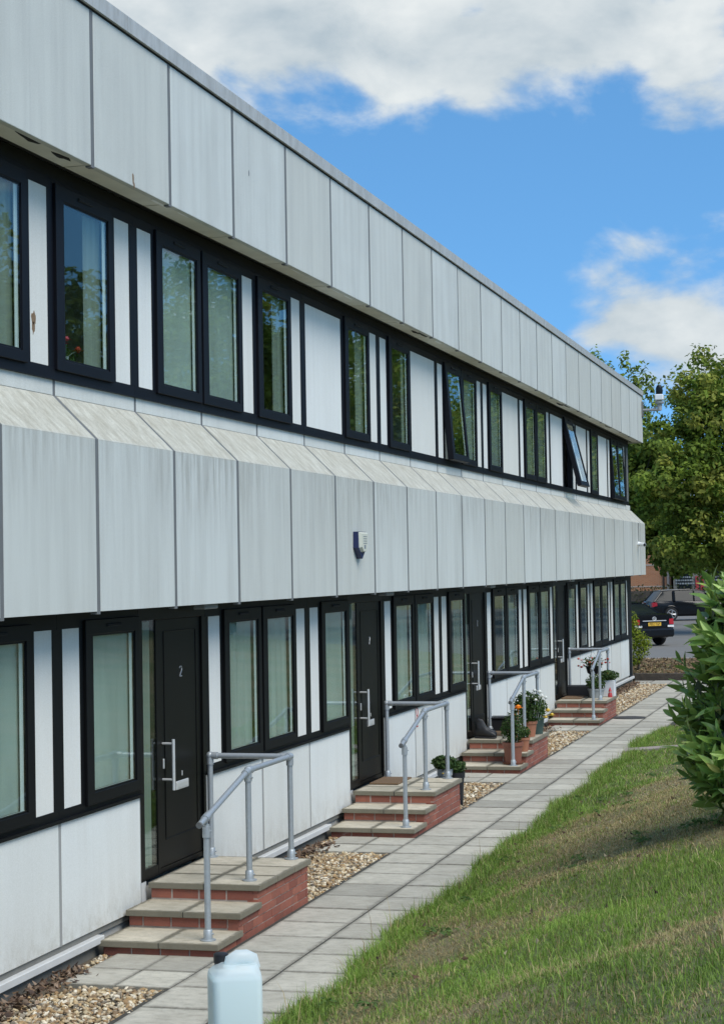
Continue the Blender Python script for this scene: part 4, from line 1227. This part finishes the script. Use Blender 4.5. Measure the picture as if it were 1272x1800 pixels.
def curled(pts, size, pal, seed, curl=.35):
    g = np.random.default_rng(seed); n = len(pts)
    nr = g.normal(size=(n, 3)) * .5 + np.array([0, 0, 1]); nr /= np.linalg.norm(nr, axis=1)[:, None]
    t = np.cross(nr, g.normal(size=(n, 3))); t /= np.linalg.norm(t, axis=1)[:, None]; b = np.cross(nr, t)
    s = size * g.uniform(.6, 1.4, n)[:, None]
    v = np.stack([pts - t * s * .5 + nr * s * curl * .5, pts - b * s * .3, pts + t * s * .5 + nr * s * curl * g.random(n)[:, None], pts + b * s * .3], 1).reshape(-1, 3)
    i = np.arange(n)[:, None] * 4
    tr = np.concatenate([i + np.array([[0, 1, 2]]), i + np.array([[0, 2, 3]])], 0)
    c = np.array(pal)[g.integers(0, len(pal), n)] * g.uniform(.6, 1.2, n)[:, None]
    return v, tr, np.repeat(c, 4, 0)
DEAD = [(.17, .105, .065), (.11, .07, .048), (.23, .15, .09), (.085, .058, .045), (.28, .20, .14)]
pts = []
for a, b in gaps:
    n = int((b - a) * 260)
    yy = rng.uniform(a, b + .5, n); xx = -.30 + np.abs(rng.normal(0, .11, n)) + .05 * rng.random(n)
    pts.append(np.stack([xx, yy, rng.uniform(-.02, .03, n) * np.clip(1.2 - (xx + .3) * 3, .2, 1)], 1))
n = 6500
pts.append(np.stack([rng.uniform(-1.6, 3.5, n), rng.uniform(44.7, 52.0, n), .115 + .03 * rng.random(n)], 1))
npx = len(pts[-1])
v, t, c = merge([curled(np.concatenate(pts[:-1]), .05, DEAD, 3), curled(pts[-1], .085, [(.26, .17, .085), (.19, .125, .065), (.33, .235, .125), (.13, .085, .05), (.16, .15, .06)], 4)])
tag(link('dead_leaves', np_mesh('dead_leaves', v, t, M['litter'], c)), 'curled brown dead leaves lying along the foot of the wall and on the soil bed', 'dead leaves', kind='stuff')

# ------------------------------------------------------------------ grass
def dryness(x, y):
    d = x - edge(y)
    v_ = .55 * vnoise(x * .9, y * .55, 1) + .30 * vnoise(x * 2.6, y * 1.7, 2) + .15 * vnoise(x * 7, y * 5, 3)
    v_ = v_ + .06 + .27 * smooth(.6, 1.5, d) * smooth(11, 15, y) * (1 - smooth(26, 28, y)) - .16 * (1 - smooth(.2, .7, d)) - .03
    v_ = v_ - .10 * smooth(27.7, 28.2, y)
    return np.clip((v_ - .47) / .24, 0, 1)
def blades(n, x0, x1, y0, y1, hgt, wid, seed):
    g = np.random.default_rng(seed)
    y = g.uniform(y0, y1, n); x = edge(y) + x0 + (x1 - x0) * g.random(n)
    # tussocks
    k = g.random(n) < .38
    cx, cy = np.round(x / .13) * .13 + g.normal(0, .028, n), np.round(y / .17) * .17 + g.normal(0, .035, n)
    x, y = np.where(k, cx, x), np.where(k, cy, y)
    d = x - edge(y)
    ok = (d > -.10 * g.random(n)) & ~((y > 27.2) & (y < 27.7) & (x < 2.76))
    bare = dryness(x, y) > .97
    ok &= ~(bare & (g.random(n) < .12))
    x, y, d = x[ok], y[ok], d[ok]; n = len(x)
    dr = dryness(x, y)
    z = bank(x, y) - .008
    tall = .65 + .55 * vnoise(x * 3, y * 2.4, 6) + .45 * (1 - smooth(0, .30, d))
    L = hgt * tall * g.uniform(.40, 1.2, n) * (1 - .30 * dr)
    seedhead = g.random(n) < .004
    L = np.where(seedhead, L * 2.2, L)
    a = g.uniform(0, 6.283, n); lean = np.abs(g.normal(.70, .40, n)) + .25 * dr
    dx, dy = np.cos(a) * np.sin(lean), np.sin(a) * np.sin(lean); dz = np.cos(lean)
    dz = np.maximum(dz, .15)
    w = wid * g.uniform(.6, 1.3, n)
    # blades turned roughly towards the street so that they keep some width
    b2 = a + math.pi / 2 + g.normal(0, .5, n)
    wx, wy = np.cos(b2) * w, np.sin(b2) * w
    p0 = np.stack([x - wx, y - wy, z], 1); p1 = np.stack([x + wx, y + wy, z], 1)
    mx_, my_, mz_ = x + dx * L * .45, y + dy * L * .45, z + L * .62 * dz
    p2 = np.stack([mx_ + wx * .75, my_ + wy * .75, mz_], 1); p3 = np.stack([mx_ - wx * .75, my_ - wy * .75, mz_], 1)
    p4 = np.stack([x + dx * L * 1.15, y + dy * L * 1.15, z + L * dz * (1 - .25 * lean)], 1)
    V = np.stack([p0, p1, p2, p3, p4], 1).reshape(-1, 3)
    i = np.arange(n)[:, None] * 5
    T = np.concatenate([i + np.array([[0, 1, 2]]), i + np.array([[0, 2, 3]]), i + np.array([[3, 2, 4]])], 0)
    gr = np.array([(.20, .315, .045), (.15, .25, .036), (.255, .36, .065), (.17, .26, .05)])
    st = np.array([(.42, .33, .155), (.33, .25, .11), (.50, .41, .21), (.25, .185, .085)])
    isdry = (g.random(n) < (.07 + .76 * dr)) | seedhead
    c = np.where(isdry[:, None], st[g.integers(0, 4, n)], gr[g.integers(0, 4, n)]) * g.uniform(.7, 1.25, n)[:, None]
    c = c * (.85 + .3 * vnoise(x * 1.7, y * 1.3, 9))[:, None]
    C_ = np.repeat(c, 5, 0)
    return V, T, C_
v, t, c = merge([blades(215000, -.06, 4.6, 5.6, 13.5, .060, .0020, 21), blades(130000, -.06, 3.2, 13.5, 20, .055, .0027, 22), blades(75000, -.06, 2.6, 20, 31.5, .058, .0038, 23), blades(24000, -.09, .20, 9.5, 31, .11, .0026, 24), blades(16000, .1, 3.6, 7, 20, .12, .0022, 25)])
tag(link('grass', np_mesh('grass', v, t, M['blade'], c)), 'patchy green and straw coloured grass on the bank beside the path', 'grass', kind='stuff')
# broad leaved weeds and fallen leaves in the turf
wv, wt, wc = [], [], []
parts = []
for i in range(34):
    yy = rng.uniform(9.5, 25); dd = rng.uniform(.15, 2.6); xx = float(edge(np.array(yy)) + dd)
    parts.append(leaf_cloud((xx, yy, float(bank(np.array(xx), np.array(yy))) + .03), (.09, .09, .02), 22, .045, [(.10, .17, .05), (.12, .20, .055), (.15, .22, .06)], 200 + i, upb=1.6))
v, t, c = merge(parts)
for i in range(5):
    yy = rng.uniform(10, 22, 22); xx = edge(yy) + rng.uniform(.1, 3.0, 22)
    parts.append(curled(np.stack([xx, yy, bank(xx, yy) + .03], 1), .036, DEAD + [(.42, .36, .24)], 700 + i, .8))
v, t, c = merge(parts)
tag(link('weeds', np_mesh('weeds', v, t, M['leafage'], c)), 'low dark green weeds scattered through the grass', 'weeds', kind='stuff')

# ------------------------------------------------------------------ laurel
lau = empty('laurel_bush', (4.75, 14.4, float(bank(np.array(4.75), np.array(14.4)))))
tag(lau, 'large glossy green laurel bush on the grass bank at the right edge', 'bush')
def leaf_mesh(L_, w_, bend, fold, seed):
    n = 6; vs, fs = [], []
    for i in range(n + 1):
        s = i / n
        ww = w_ * (math.sin(math.pi * min(1, s * .93 + .05)) ** .75) * (1 - .15 * s)
        x = L_ * s; z = -bend * L_ * s * s
        vs += [(x, -ww, z + fold * ww), (x, 0, z), (x, ww, z + fold * ww)]
    for i in range(n):
        a = i * 3
        fs += [(a, a + 3, a + 4, a + 1), (a + 1, a + 4, a + 5, a + 2)]
    return MB().add(vs, fs).mesh('leaf', M['laurel'], True)
lmesh = [leaf_mesh(.155, .027, .18, .4, 0), leaf_mesh(.135, .024, .08, .5, 1), leaf_mesh(.165, .030, .28, .3, 2), leaf_mesh(.10, .018, .03, .6, 3)]
g = np.random.default_rng(77)
base = np.array(lau.location)
LB = [((4.60, 14.4, 1.62), (.84, .9, 1.02)), ((4.34, 14.1, 2.30), (.36, .46, .46)), ((4.26, 14.2, 1.40), (.38, .5, .44)), ((4.85, 14.8, 2.40), (.6, .6, .62))]
shoots, inner = [], []
stem_b = MB()
for ci, (c0, rd) in enumerate(LB):
    n = (430, 130, 120, 180)[ci]
    d = g.normal(size=(n, 3)); d /= np.linalg.norm(d, axis=1)[:, None]
    for j in range(n):
        rr_ = g.uniform(.78, 1.04)
        p = np.array(c0) + d[j] * rr_ * np.array(rd)
        if p[2] < float(bank(np.array(p[0]), np.array(p[1]))) + .12: continue
        ax = d[j] * np.array([1, 1, .8]) + np.array([0, 0, .75]) + g.normal(0, .25, 3)
        shoots.append((p, ax / np.linalg.norm(ax)))
leaves = []
for p, ax in shoots:
    A = Vector(ax); s1 = A.orthogonal().normalized(); s2 = A.cross(s1)
    nl = int(g.integers(7, 11)); ph = g.uniform(0, 6.28); ln = g.uniform(.14, .24)
    stem_b.tube([Vector(p) - A * ln, Vector(p)], [.004, .0025], 4)
    for i in range(nl):
        s = i / (nl - 1)
        a = ph + i * 2.4
        out = s1 * math.cos(a) + s2 * math.sin(a)
        dirv = (A * (.45 + .95 * s) + out * (.95 - .45 * s)).normalized()
        pos = Vector(p) - A * ln * (1 - s)
        nrm_ = (A - dirv * A.dot(dirv)).normalized()
        yv = nrm_.cross(dirv)
        rot = Matrix((dirv, yv, nrm_)).transposed().to_4x4()
        sc = g.uniform(.75, 1.35) * (.75 + .3 * math.sin(math.pi * s))
        leaves.append((pos, rot, sc, int(g.integers(0, 4))))
# nearest leaves facing the street are separate parts, the rest one mass
def score(l):
    q = l[0] - CAM
    u_ = 636 + FPX * q.dot(rt) / q.dot(fw)
    return q.length + (3 if u_ > 1290 else 0)
leaves.sort(key=score)
for pos, rot, sc, mi in leaves[:295]:
    o = link('leaf', lmesh[mi], lau)
    o.matrix_local = Matrix.Translation(pos - lau.location) @ rot @ Matrix.Scale(sc, 4)
vs_all, fs_all, cs_all, off_ = [], [], [], 0
mv = []
for m_ in lmesh:
    a = np.zeros(len(m_.vertices) * 3); m_.vertices.foreach_get('co', a)
    mv.append((a.reshape(-1, 3), np.array([p.vertices[:] for p in m_.polygons])))
for pos, rot, sc, mi in leaves[295:]:
    a, f = mv[mi]
    r3 = np.array(rot.to_3x3())
    vs_all.append(a @ r3.T * sc + np.array(pos)); fs_all.append(f + off_); off_ += len(a)
    q = g.random()
    cs_all.append(np.repeat([[.11 + .22 * q, .20 + .25 * q, .04 + .06 * q]], len(a), 0))
m_ = np_mesh('leaf_mass', np.concatenate(vs_all) - base, np.concatenate(fs_all), M['laurel_mass'], np.concatenate(cs_all), smooth=True)
tag(link('leaf_mass', m_, lau), kind='stuff')
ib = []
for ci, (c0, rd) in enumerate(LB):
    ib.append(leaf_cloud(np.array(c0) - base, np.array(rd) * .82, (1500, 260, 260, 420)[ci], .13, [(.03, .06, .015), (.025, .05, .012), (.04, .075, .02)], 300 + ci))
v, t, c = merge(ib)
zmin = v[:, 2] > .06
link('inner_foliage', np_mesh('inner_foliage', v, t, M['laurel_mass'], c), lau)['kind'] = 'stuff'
stem_o = tag(stem_b.build('twigs', M['bark'], lau), kind='stuff'); stem_o.location = -lau.location
tb = MB()
for i in range(9):
    a = i * .7
    tb.tube([(.12 * math.cos(a), .12 * math.sin(a), -.1), (.3 * math.cos(a), .3 * math.sin(a), .6), (.5 * math.cos(a), .5 * math.sin(a), 1.3)], [.03, .02, .008], 6)
tb.build('trunk', M['bark'], lau)

# ------------------------------------------------------------------ trees, shrub, hedge
def tree(name, label, base, blobs, trunk_h, leaf, nleaf, pal, seed, clump=.55, group=None, spire=0):
    o = empty(name, base); tag(o, label, 'tree', group)
    g = np.random.default_rng(seed)
    parts, limbs = [], []
    tot = sum(b[1][0] * b[1][1] * b[1][2] for b in blobs) ** 1.0
    cb = np.array(base)
    for c0, rd in blobs:
        c0, rd = np.array(c0) - cb, np.array(rd)
        share = (rd[0] * rd[1] * rd[2]) / tot
        nn = int(nleaf * share)
        nc = max(6, int(nn / 70))
        for j in range(nc):
            d = g.normal(size=3); d /= np.linalg.norm(d)
            p = c0 + d * rd * g.uniform(.45, 1.02)
            cr_ = clump * g.uniform(.6, 1.35)
            base_c = np.array(pal[int(g.integers(0, len(pal)))]) * g.uniform(.8, 1.2)
            vz = 1.6 if (spire and d[2] > .1) else .75
            parts.append(leaf_cloud(p, (cr_ * (1 if vz < 1 else .55), cr_ * (1 if vz < 1 else .55), cr_ * vz), 70, leaf, [base_c, base_c * .85, base_c * 1.2], int(g.integers(1e9)), upb=.5))
            if j % 5 == 0: limbs.append(p)
    v, t, c = merge(parts)
    link('crown', np_mesh('crown', v, t, M['leafage'], c), o)
    mb = MB()
    c0 = np.mean([np.array(b[0]) for b in blobs], 0) - cb
    r0_ = .011 * (c0[2] + 4) + .05
    mb.tube([(0, 0, -.3), (c0[0] * .1, c0[1] * .1, trunk_h * .5), (c0[0] * .3, c0[1] * .3, trunk_h), (c0[0] * .8, c0[1] * .8, c0[2])], [r0_ * 1.25, r0_, r0_ * .85, r0_ * .35], 9)
    for p in limbs[:26]:
        s = Vector((c0[0] * .3, c0[1] * .3, trunk_h * g.uniform(.85, 1.2)))
        e_ = Vector(p)
        m_ = (s + e_) / 2 + Vector((0, 0, .12 * (e_ - s).length))
        mb.tube([s, m_, e_], [r0_ * .35, r0_ * .2, r0_ * .05], 5)
    mb.build('trunk', M['bark'], o, smooth=True)
    return o
PAL1 = [(.205, .28, .04), (.15, .22, .032), (.255, .325, .055), (.12, .175, .028), (.30, .32, .06)]
PAL2 = [(.19, .255, .045), (.23, .30, .055), (.15, .21, .04)]
def bl(u, v, y, ru, rv, ry=None):
    p = at(u, v, y); k = y / FPX * 1.03
    return (tuple(p), (ru * k, ry if ry else ru * k, rv * k))
tree('tree', 'tall green tree filling the right edge beyond the building', (at(1330, 1000, 74).x, 74, 0),
     [bl(1262, 760, 74, 105, 115), bl(1195, 850, 72, 75, 80), bl(1215, 955, 72, 66, 46), bl(1290, 900, 73, 110, 110), bl(1245, 670, 75, 46, 55), bl(1180, 745, 73, 30, 30)], 2.8, .22, 40000, PAL1, 1, .55, 'trees beyond the car park')
tree('tree', 'darker leafy tree just beside the far building corner', (at(1080, 1000, 84).x, 84, 0),
     [bl(1140, 840, 84, 60, 75), bl(1122, 925, 84, 42, 40), bl(1170, 940, 83, 50, 45), bl(1195, 985, 83, 40, 26)], 2.6, .27, 13000, [(.125, .18, .028), (.095, .145, .023), (.16, .215, .034)], 2, .6, 'trees beyond the car park')
tree('tree', 'tree with upright leafy shoots rising behind the roof edge', (at(1085, 1000, 92).x, 92, 0),
     [bl(1050, 680, 92, 42, 62), bl(1090, 690, 92, 45, 60), bl(1125, 710, 92, 32, 52), bl(1080, 800, 92, 80, 90)], 3.5, .27, 9000, PAL2, 3, .62, 'trees beyond the car park', spire=1)
# row of trees along the top of the bank opposite, which the windows mirror
for i, (x, y, hh) in enumerate(((20, 50, 12.5), (22, 60, 13.5), (25, 55, 13), (19, 70, 16), (22, 79, 18), (18, 88, 17), (22, 98, 19), (19, 108, 19), (23, 120, 20), (19, 132, 20), (22, 146, 21), (20, 162, 22), (33, 75, 17), (12.5, 76, 13), (13, 88, 13), (12, 101, 14), (13, 115, 14), (12, 131, 14), (13, 150, 15), (12, 172, 16))):
    z = float(bank(np.array(x), np.array(min(y, 50)))) if y < 52 else 0.0
    tree('bank_tree', 'tall tree across the grass from the building, seen only mirrored in its windows', (x, y, z), [((x, y, z + hh * .62), (3.8, 5.2, hh * .38)), ((x - 1.5, y + 2.5, z + hh * .4), (2.6, 3.2, hh * .27)), ((x + .6, y - 3.0, z + hh * .42), (2.5, 3.0, hh * .28))], hh * .25, .34, 8500 if i > 3 else 15000, PAL1, 40 + i, 1.0, 'trees across the grass')

sh = empty('shrub', (at(1122, 1140, 46.6).x, 46.6, .1)); tag(sh, 'bright yellow green shrub against the far corner of the building', 'shrub')
sp_ = []
for (u, v, ru, rv) in ((1112, 1096, 11, 22), (1118, 1122, 16, 24), (1132, 1130, 15, 16), (1124, 1146, 19, 14), (1104, 1130, 18, 28), (1112, 1160, 16, 12)):
    p = at(u, v, 46.6); k = 46.6 / FPX
    sp_.append(leaf_cloud(np.array(p) - np.array(sh.location), (ru * k, ru * k, rv * k), 420, .06, [(.27, .33, .03), (.20, .27, .025), (.33, .37, .045), (.13, .19, .02)], int(u) + int(v), upb=.7))
v, t, c = merge(sp_); link('foliage', np_mesh('foliage', v, t, M['leafage'], c), sh)
MB().tube([(0, 0, -.15), (0, 0, .3), (-.1, 0, .6)], [.03, .02, .01], 6).build('stem', M['bark'], sh)

hg = empty('hedge', (-8, 113, 0)); tag(hg, 'low clipped dark hedge in front of the brick building', 'hedge')
hp_ = []
for i in range(22):
    hp_.append(leaf_cloud((i * .55 - 7, 0, .75), (.5, .6, .75), 170, .16, [(.045, .06, .02), (.055, .07, .022), (.06, .06, .03)], 600 + i))
v, t, c = merge(hp_); link('foliage', np_mesh('foliage', v, t, M['leafage'], c), hg)
MB().box(-7.2, 5.0, -.3, .3, 0, 1.1).build('inner_branches', M['bark'], hg)

# ------------------------------------------------------------------ brick building behind the car park
def far_brick():
    t = NT('orange_brick_wall')
    b = t.node('ShaderNodeTexBrick'); b.inputs['Scale'].default_value = 1.0
    b.inputs['Color1'].default_value = (.42, .17, .07, 1); b.inputs['Color2'].default_value = (.36, .135, .055, 1); b.inputs['Mortar'].default_value = (.34, .24, .17, 1)
    b.inputs['Brick Width'].default_value = .225; b.inputs['Row Height'].default_value = .075; b.inputs['Mortar Size'].default_value = .01
    g_ = t.node('ShaderNodeNewGeometry'); mp = t.node('ShaderNodeMapping'); mp.inputs['Rotation'].default_value = (R(90), 0, 0)
    t.l.new(g_.outputs['Position'], mp.inputs[0]); t.l.new(mp.outputs[0], b.inputs[0])
    return t.fin(b.outputs[0], .9)
M['far_brick'] = far_brick()
fbx = -9.0
bb = empty('brick_building', (fbx, 120, 0)); tag(bb, 'orange brick building with a gabled roof beyond the parked cars', 'building')
MB().add([(-5, 0, 0), (1.7, 0, 0), (1.7, 0, 3.0), (-1.6, 0, 5.6), (-5, 0, 3.0), (-5, 9, 0), (1.7, 9, 0), (1.7, 9, 3.0), (-1.6, 9, 5.6), (-5, 9, 3.0)],
         [(0, 1, 2, 3, 4), (9, 8, 7, 6, 5), (1, 6, 7, 2), (0, 4, 9, 5)]).build('wall', M['far_brick'], bb)
MB().add([(1.95, -.2, 2.85), (-1.6, -.2, 5.65), (-1.6, 9.2, 5.65), (1.95, 9.2, 2.85), (1.95, -.2, 2.97), (-1.6, -.2, 5.77), (-1.6, 9.2, 5.77), (1.95, 9.2, 2.97)],
         [(0, 3, 2, 1), (4, 5, 6, 7), (0, 1, 5, 4), (1, 2, 6, 5), (2, 3, 7, 6), (3, 0, 4, 7)]).add([(-5.25, -.2, 2.85), (-1.6, -.2, 5.65), (-1.6, 9.2, 5.65), (-5.25, 9.2, 2.85), (-5.25, -.2, 2.97), (-1.6, -.2, 5.77), (-1.6, 9.2, 5.77), (-5.25, 9.2, 2.97)],
         [(0, 1, 2, 3), (4, 7, 6, 5), (0, 4, 5, 1), (1, 5, 6, 2), (2, 6, 7, 3), (3, 7, 4, 0)]).build('roof', M['terracotta'], bb)
MB().box(-5, 1.72, -.02, .0, 2.62, 2.72).box(-5, 1.71, -.015, .0, 1.25, 1.32).build('string_course', M['mortar'], bb)
MB().tube([(1.25, -.06, 0), (1.25, -.06, 2.9)], .05, 8).build('drainpipe', M['ink'], bb)
MB().box(1.45, 1.6, -.08, -.01, 0, 2.75).build('corner_strip', M['mortar'], bb)
# dark glazed shop front to the right, with white lettering too small to read
sf = empty('shop_front', (-5.4, 119.5, 0)); tag(sf, 'dark fronted low unit with red posts and white lettering behind the estate car', 'building')
MB().box(-1.7, 6, 0, 6, 0, 3.3).build('wall', M['plinth'], sf)
for i, (x0, x1) in enumerate(((-1.45, -.55), (.45, 2.6), (2.8, 5.6))):
    MB().box(x0, x1, -.03, -.002, .6, 2.3).build('window', M['carglass'], sf)
for x in (-.2, .12):
    MB().box(x - .10, x + .10, -.08, -.0, 0, 1.9).build('red_post', M['red'], sf)
MB().box(.45, 3.2, -.07, -.032, .55, .95).build('red_panel', M['red'], sf)
rr = random.Random(9)
lt = MB()
for x0, x1, zs in ((-1.55, -.45, (1.85, 1.65, 1.45)), (.35, 1.35, (1.85, 1.65, 1.45))):
    for z in zs:
        x = x0
        while x < x1:
            l_ = rr.uniform(.06, .16)
            lt.box(x, x + l_, -.045, -.034, z - .05, z + .05); x += l_ + .04
lt.build('lettering', M['grey_pot'], sf)
MB().lathe([(.02, .0), (.16, .03), (.19, .12), (.02, .14)], (-.85, -.3, 2.25), 12).build('lamp', M['white'], sf, smooth=True)
MB().tube([(-.85, -.3, 2.38), (-.85, 0.02, 2.45)], .02, 6).build('lamp_arm', M['joint'], sf)

# ------------------------------------------------------------------ parked cars
def car(name, label, loc, heading, estate, plate_text=None):
    o = empty(name, loc, heading); tag(o, label, 'car', 'parked cars')
    # side profile along local x (front = +x), half widths along y
    L_ = 4.5
    # lower body sections: x, bottom z, belt z, half width at sill, at belt
    if estate:
        lower = [(-2.22, .42, .80, .66, .70), (-2.18, .30, .93, .80, .80), (-1.9, .24, .97, .86, .85), (-1.0, .22, .96, .88, .87), (0, .22, .94, .89, .88), (1.0, .22, .92, .88, .86), (1.6, .24, .86, .86, .80), (2.1, .28, .74, .78, .70), (2.24, .38, .62, .62, .58)]
        cab = [(-2.14, .93, .78, .95, .76), (-1.72, .96, .80, 1.43, .58), (-1.2, .95, .80, 1.47, .60), (.0, .94, .82, 1.46, .61), (.45, .93, .82, 1.40, .60), (1.15, .91, .80, .93, .74)]
    else:
        lower = [(-2.25, .42, .86, .64, .68), (-2.20, .30, 1.04, .80, .78), (-1.9, .24, 1.08, .86, .82), (-1.3, .22, 1.02, .88, .86), (-.6, .22, .95, .89, .88), (.4, .22, .93, .89, .88), (1.0, .22, .92, .88, .86), (1.6, .24, .86, .86, .80), (2.1, .28, .74, .78, .70), (2.26, .38, .62, .62, .58)]
        cab = [(-1.62, 1.03, .74, 1.05, .72), (-.85, .97, .78, 1.42, .56), (-.4, .95, .80, 1.47, .58), (.1, .94, .81, 1.47, .59), (.45, .93, .81, 1.40, .58), (1.15, .91, .79, .93, .72)]
    def sec(x, z0, z1, w0, w1):
        zm = z0 + (z1 - z0) * .55
        half = [(0, z0), (w0 * .8, z0), (w0, z0 + .08), (w0 * 1.015, zm), (w1 * 1.0, z1 - .06), (w1 * .93, z1), (0, z1 + .025)]
        pts = [(x, yy, zz) for yy, zz in half] + [(x, -yy, zz) for yy, zz in half[-2:0:-1]]
        return pts
    loft([sec(*q) for q in lower]).build('body', M['car'], o, smooth=True)
    def csec(x, z0, w0, z1, w1):
        half = [(0, z0 - .03), (w0, z0 - .03), (w1 * 1.03, z1 - .10), (w1 * .93, z1 - .015), (0, z1)]
        return [(x, yy, zz) for yy, zz in half] + [(x, -yy, zz) for yy, zz in half[-2:0:-1]]
    loft([csec(*q) for q in cab]).build('glasshouse', M['carglass'], o, smooth=True)
    # painted roof and pillars over the glass
    rf = MB()
    rs = [(q[0], q[3] + .006, q[4] * .97) for q in cab[1:-1]]
    vs, fs = [], []
    for x, z, w in rs:
        vs += [(x, -w, z - .07), (x, -w * .9, z), (x, 0, z + .015), (x, w * .9, z), (x, w, z - .07)]
    for i in range(len(rs) - 1):
        for s in range(4): fs.append((i * 5 + s, i * 5 + s + 1, i * 5 + 6 + s, i * 5 + 5 + s))
    rf.add(vs, fs)
    for s in (-1, 1):
        for i, (xa, xb) in enumerate(((cab[0][0], cab[1][0]), (cab[-1][0], cab[-2][0]))):
            ca, cbb = (cab[0], cab[1]) if i == 0 else (cab[-1], cab[-2])
            rf.tube([(ca[0], s * ca[2] * 1.01, ca[1]), (cbb[0], s * cbb[4] * 1.03, cbb[3] - .06)], .045, 6)
        for x in ((-1.15, -.15) if estate else (-.75, -.05)):
            rf.tube([(x - .02, s * .83, .94), (x + .02, s * .625, 1.41)], .035 if x > -.5 else .07, 6)
        if estate: rf.tube([(-1.75, s * .56, 1.46), (.1, s * .57, 1.49)], .018, 6)
    rf.build('roof', M['car'], o, smooth=True)
    for s in (-1, 1):
        # wheels, arches and lamps of this side
        for x in (-1.34, 1.36):
            w = MB().lathe([(.20, -.10), (.30, -.10), (.325, -.07), (.325, .07), (.30, .10), (.20, .10)], (0, 0, 0), 22).build('wheel', M['tyre'], o, smooth=True)
            w.location = (x, s * .83, .325); w.rotation_euler = (R(-90 * s), 0, 0)
            rim = MB().lathe([(.225, .06), (.225, .104), (.205, .106), (.20, .07)], (0, 0, 0), 22)
            for q in range(5):
                a = q * 2 * math.pi / 5
                for da in (-.13, .13):
                    rim.tube([(.03 * math.cos(a), .03 * math.sin(a), .10), (.21 * math.cos(a + da), .21 * math.sin(a + da), .097)], .018, 5)
            rim.ball((0, 0, .095), .05, 8, 5)
            rim.build('rim', M['alloy'], w, smooth=True)
            arch = MB()
            arch.tube([(x + .40 * math.cos(a), s * .885, .325 + .40 * math.sin(a)) for a in [math.pi * i / 12 for i in range(13)]], .028, 6)
            arch.build('wheel_arch', M['car'], o, smooth=True)
        zl = (.66, .92) if not estate else (.62, .90)
        tl = MB().add([(-2.262, s * .60, zl[1] - .02), (-2.262, s * .60, zl[0] + .07), (-2.235, s * .80, zl[0] + .06), (-2.235, s * .79, zl[1]), (-2.02, s * .895, zl[0] + .12), (-2.03, s * .875, zl[1] - .0)],
                      [(0, 1, 2, 3), (3, 2, 4, 5)] if s > 0 else [(3, 2, 1, 0), (5, 4, 2, 3)])
        tl.build('tail_lamp', M['tail'], o)
        if not estate:
            MB().add([(-2.285, s * .52, .70), (-2.285, s * .52, .64), (-2.243, s * .806, .625), (-2.243, s * .806, .70)], [(0, 1, 2, 3) if s > 0 else (3, 2, 1, 0)]).build('reverse_lamp', M['white'], o)
        MB().ball((.95, s * .95, .98), .09, 8, 6, (.6, 1, .8)).build('mirror', M['car'], o, smooth=True)
    MB().box(-2.32, -2.10, -.80, .80, .30, .60, .06).build('bumper', M['car'], o)
    pz = .74 if not estate else .70
    pl = MB().box(-2.275, -2.262, -.26, .26, pz - .056, pz + .056).build('number_plate', M['plate'], o)
    if not estate:
        MB().box(-2.275, -2.25, -.48, .48, .835, .865, .006).build('chrome_strip', M['steel'], o)
        bd = MB().tube([(-2.262, .075 * math.cos(a), .925 + .05 * math.sin(a)) for a in [2 * math.pi * i / 16 for i in range(17)]], .012, 5, caps=False)
        bd.tube([(-2.262, .045 * math.cos(a), .945 + .025 * math.sin(a)) for a in [2 * math.pi * i / 12 for i in range(13)]], .008, 5, caps=False)
        bd.build('badge', M['steel'], o)
    if plate_text:
        cu = bpy.data.curves.new('lettering', 'FONT'); cu.body = plate_text; cu.size = .12; cu.align_x = 'CENTER'; cu.align_y = 'CENTER'; cu.extrude = .002
        tmp = bpy.data.objects.new('tmp_text', cu); COL.objects.link(tmp)
        dg = bpy.context.evaluated_depsgraph_get()
        me = bpy.data.meshes.new_from_object(tmp.evaluated_get(dg))
        bpy.data.objects.remove(tmp)
        me.materials.clear(); me.materials.append(M['ink'])
        t_ = link('lettering', me, pl, (-2.278, 0, pz), None)
        t_.rotation_euler = (R(90), 0, R(-90)); t_.scale = (.86, 1, 1)
    return o
p = at(1150, 1091, 62.5)
hd = R(90 + 42)          # pointing away and to the left
cvec = Vector((math.cos(hd), math.sin(hd), 0))
cpos = Vector((p.x, 62.5, 0)) + cvec * 2.27
car('parked_car', 'black saloon with a yellow number plate and chrome strip, parked by the shrub', (cpos.x, cpos.y, 0.0), hd, False, 'P052 TGP')
w = at(1179, 1091, 89.5)
hd2 = R(24)
cpos = Vector((w.x, 89.5, 0)) - Vector((-1.34 * math.cos(hd2) + .83 * math.sin(hd2), -1.34 * math.sin(hd2) - .83 * math.cos(hd2), 0))
car('parked_car', 'black estate car with alloy wheels parked across the car park', (cpos.x, cpos.y, 0.0), hd2, True)
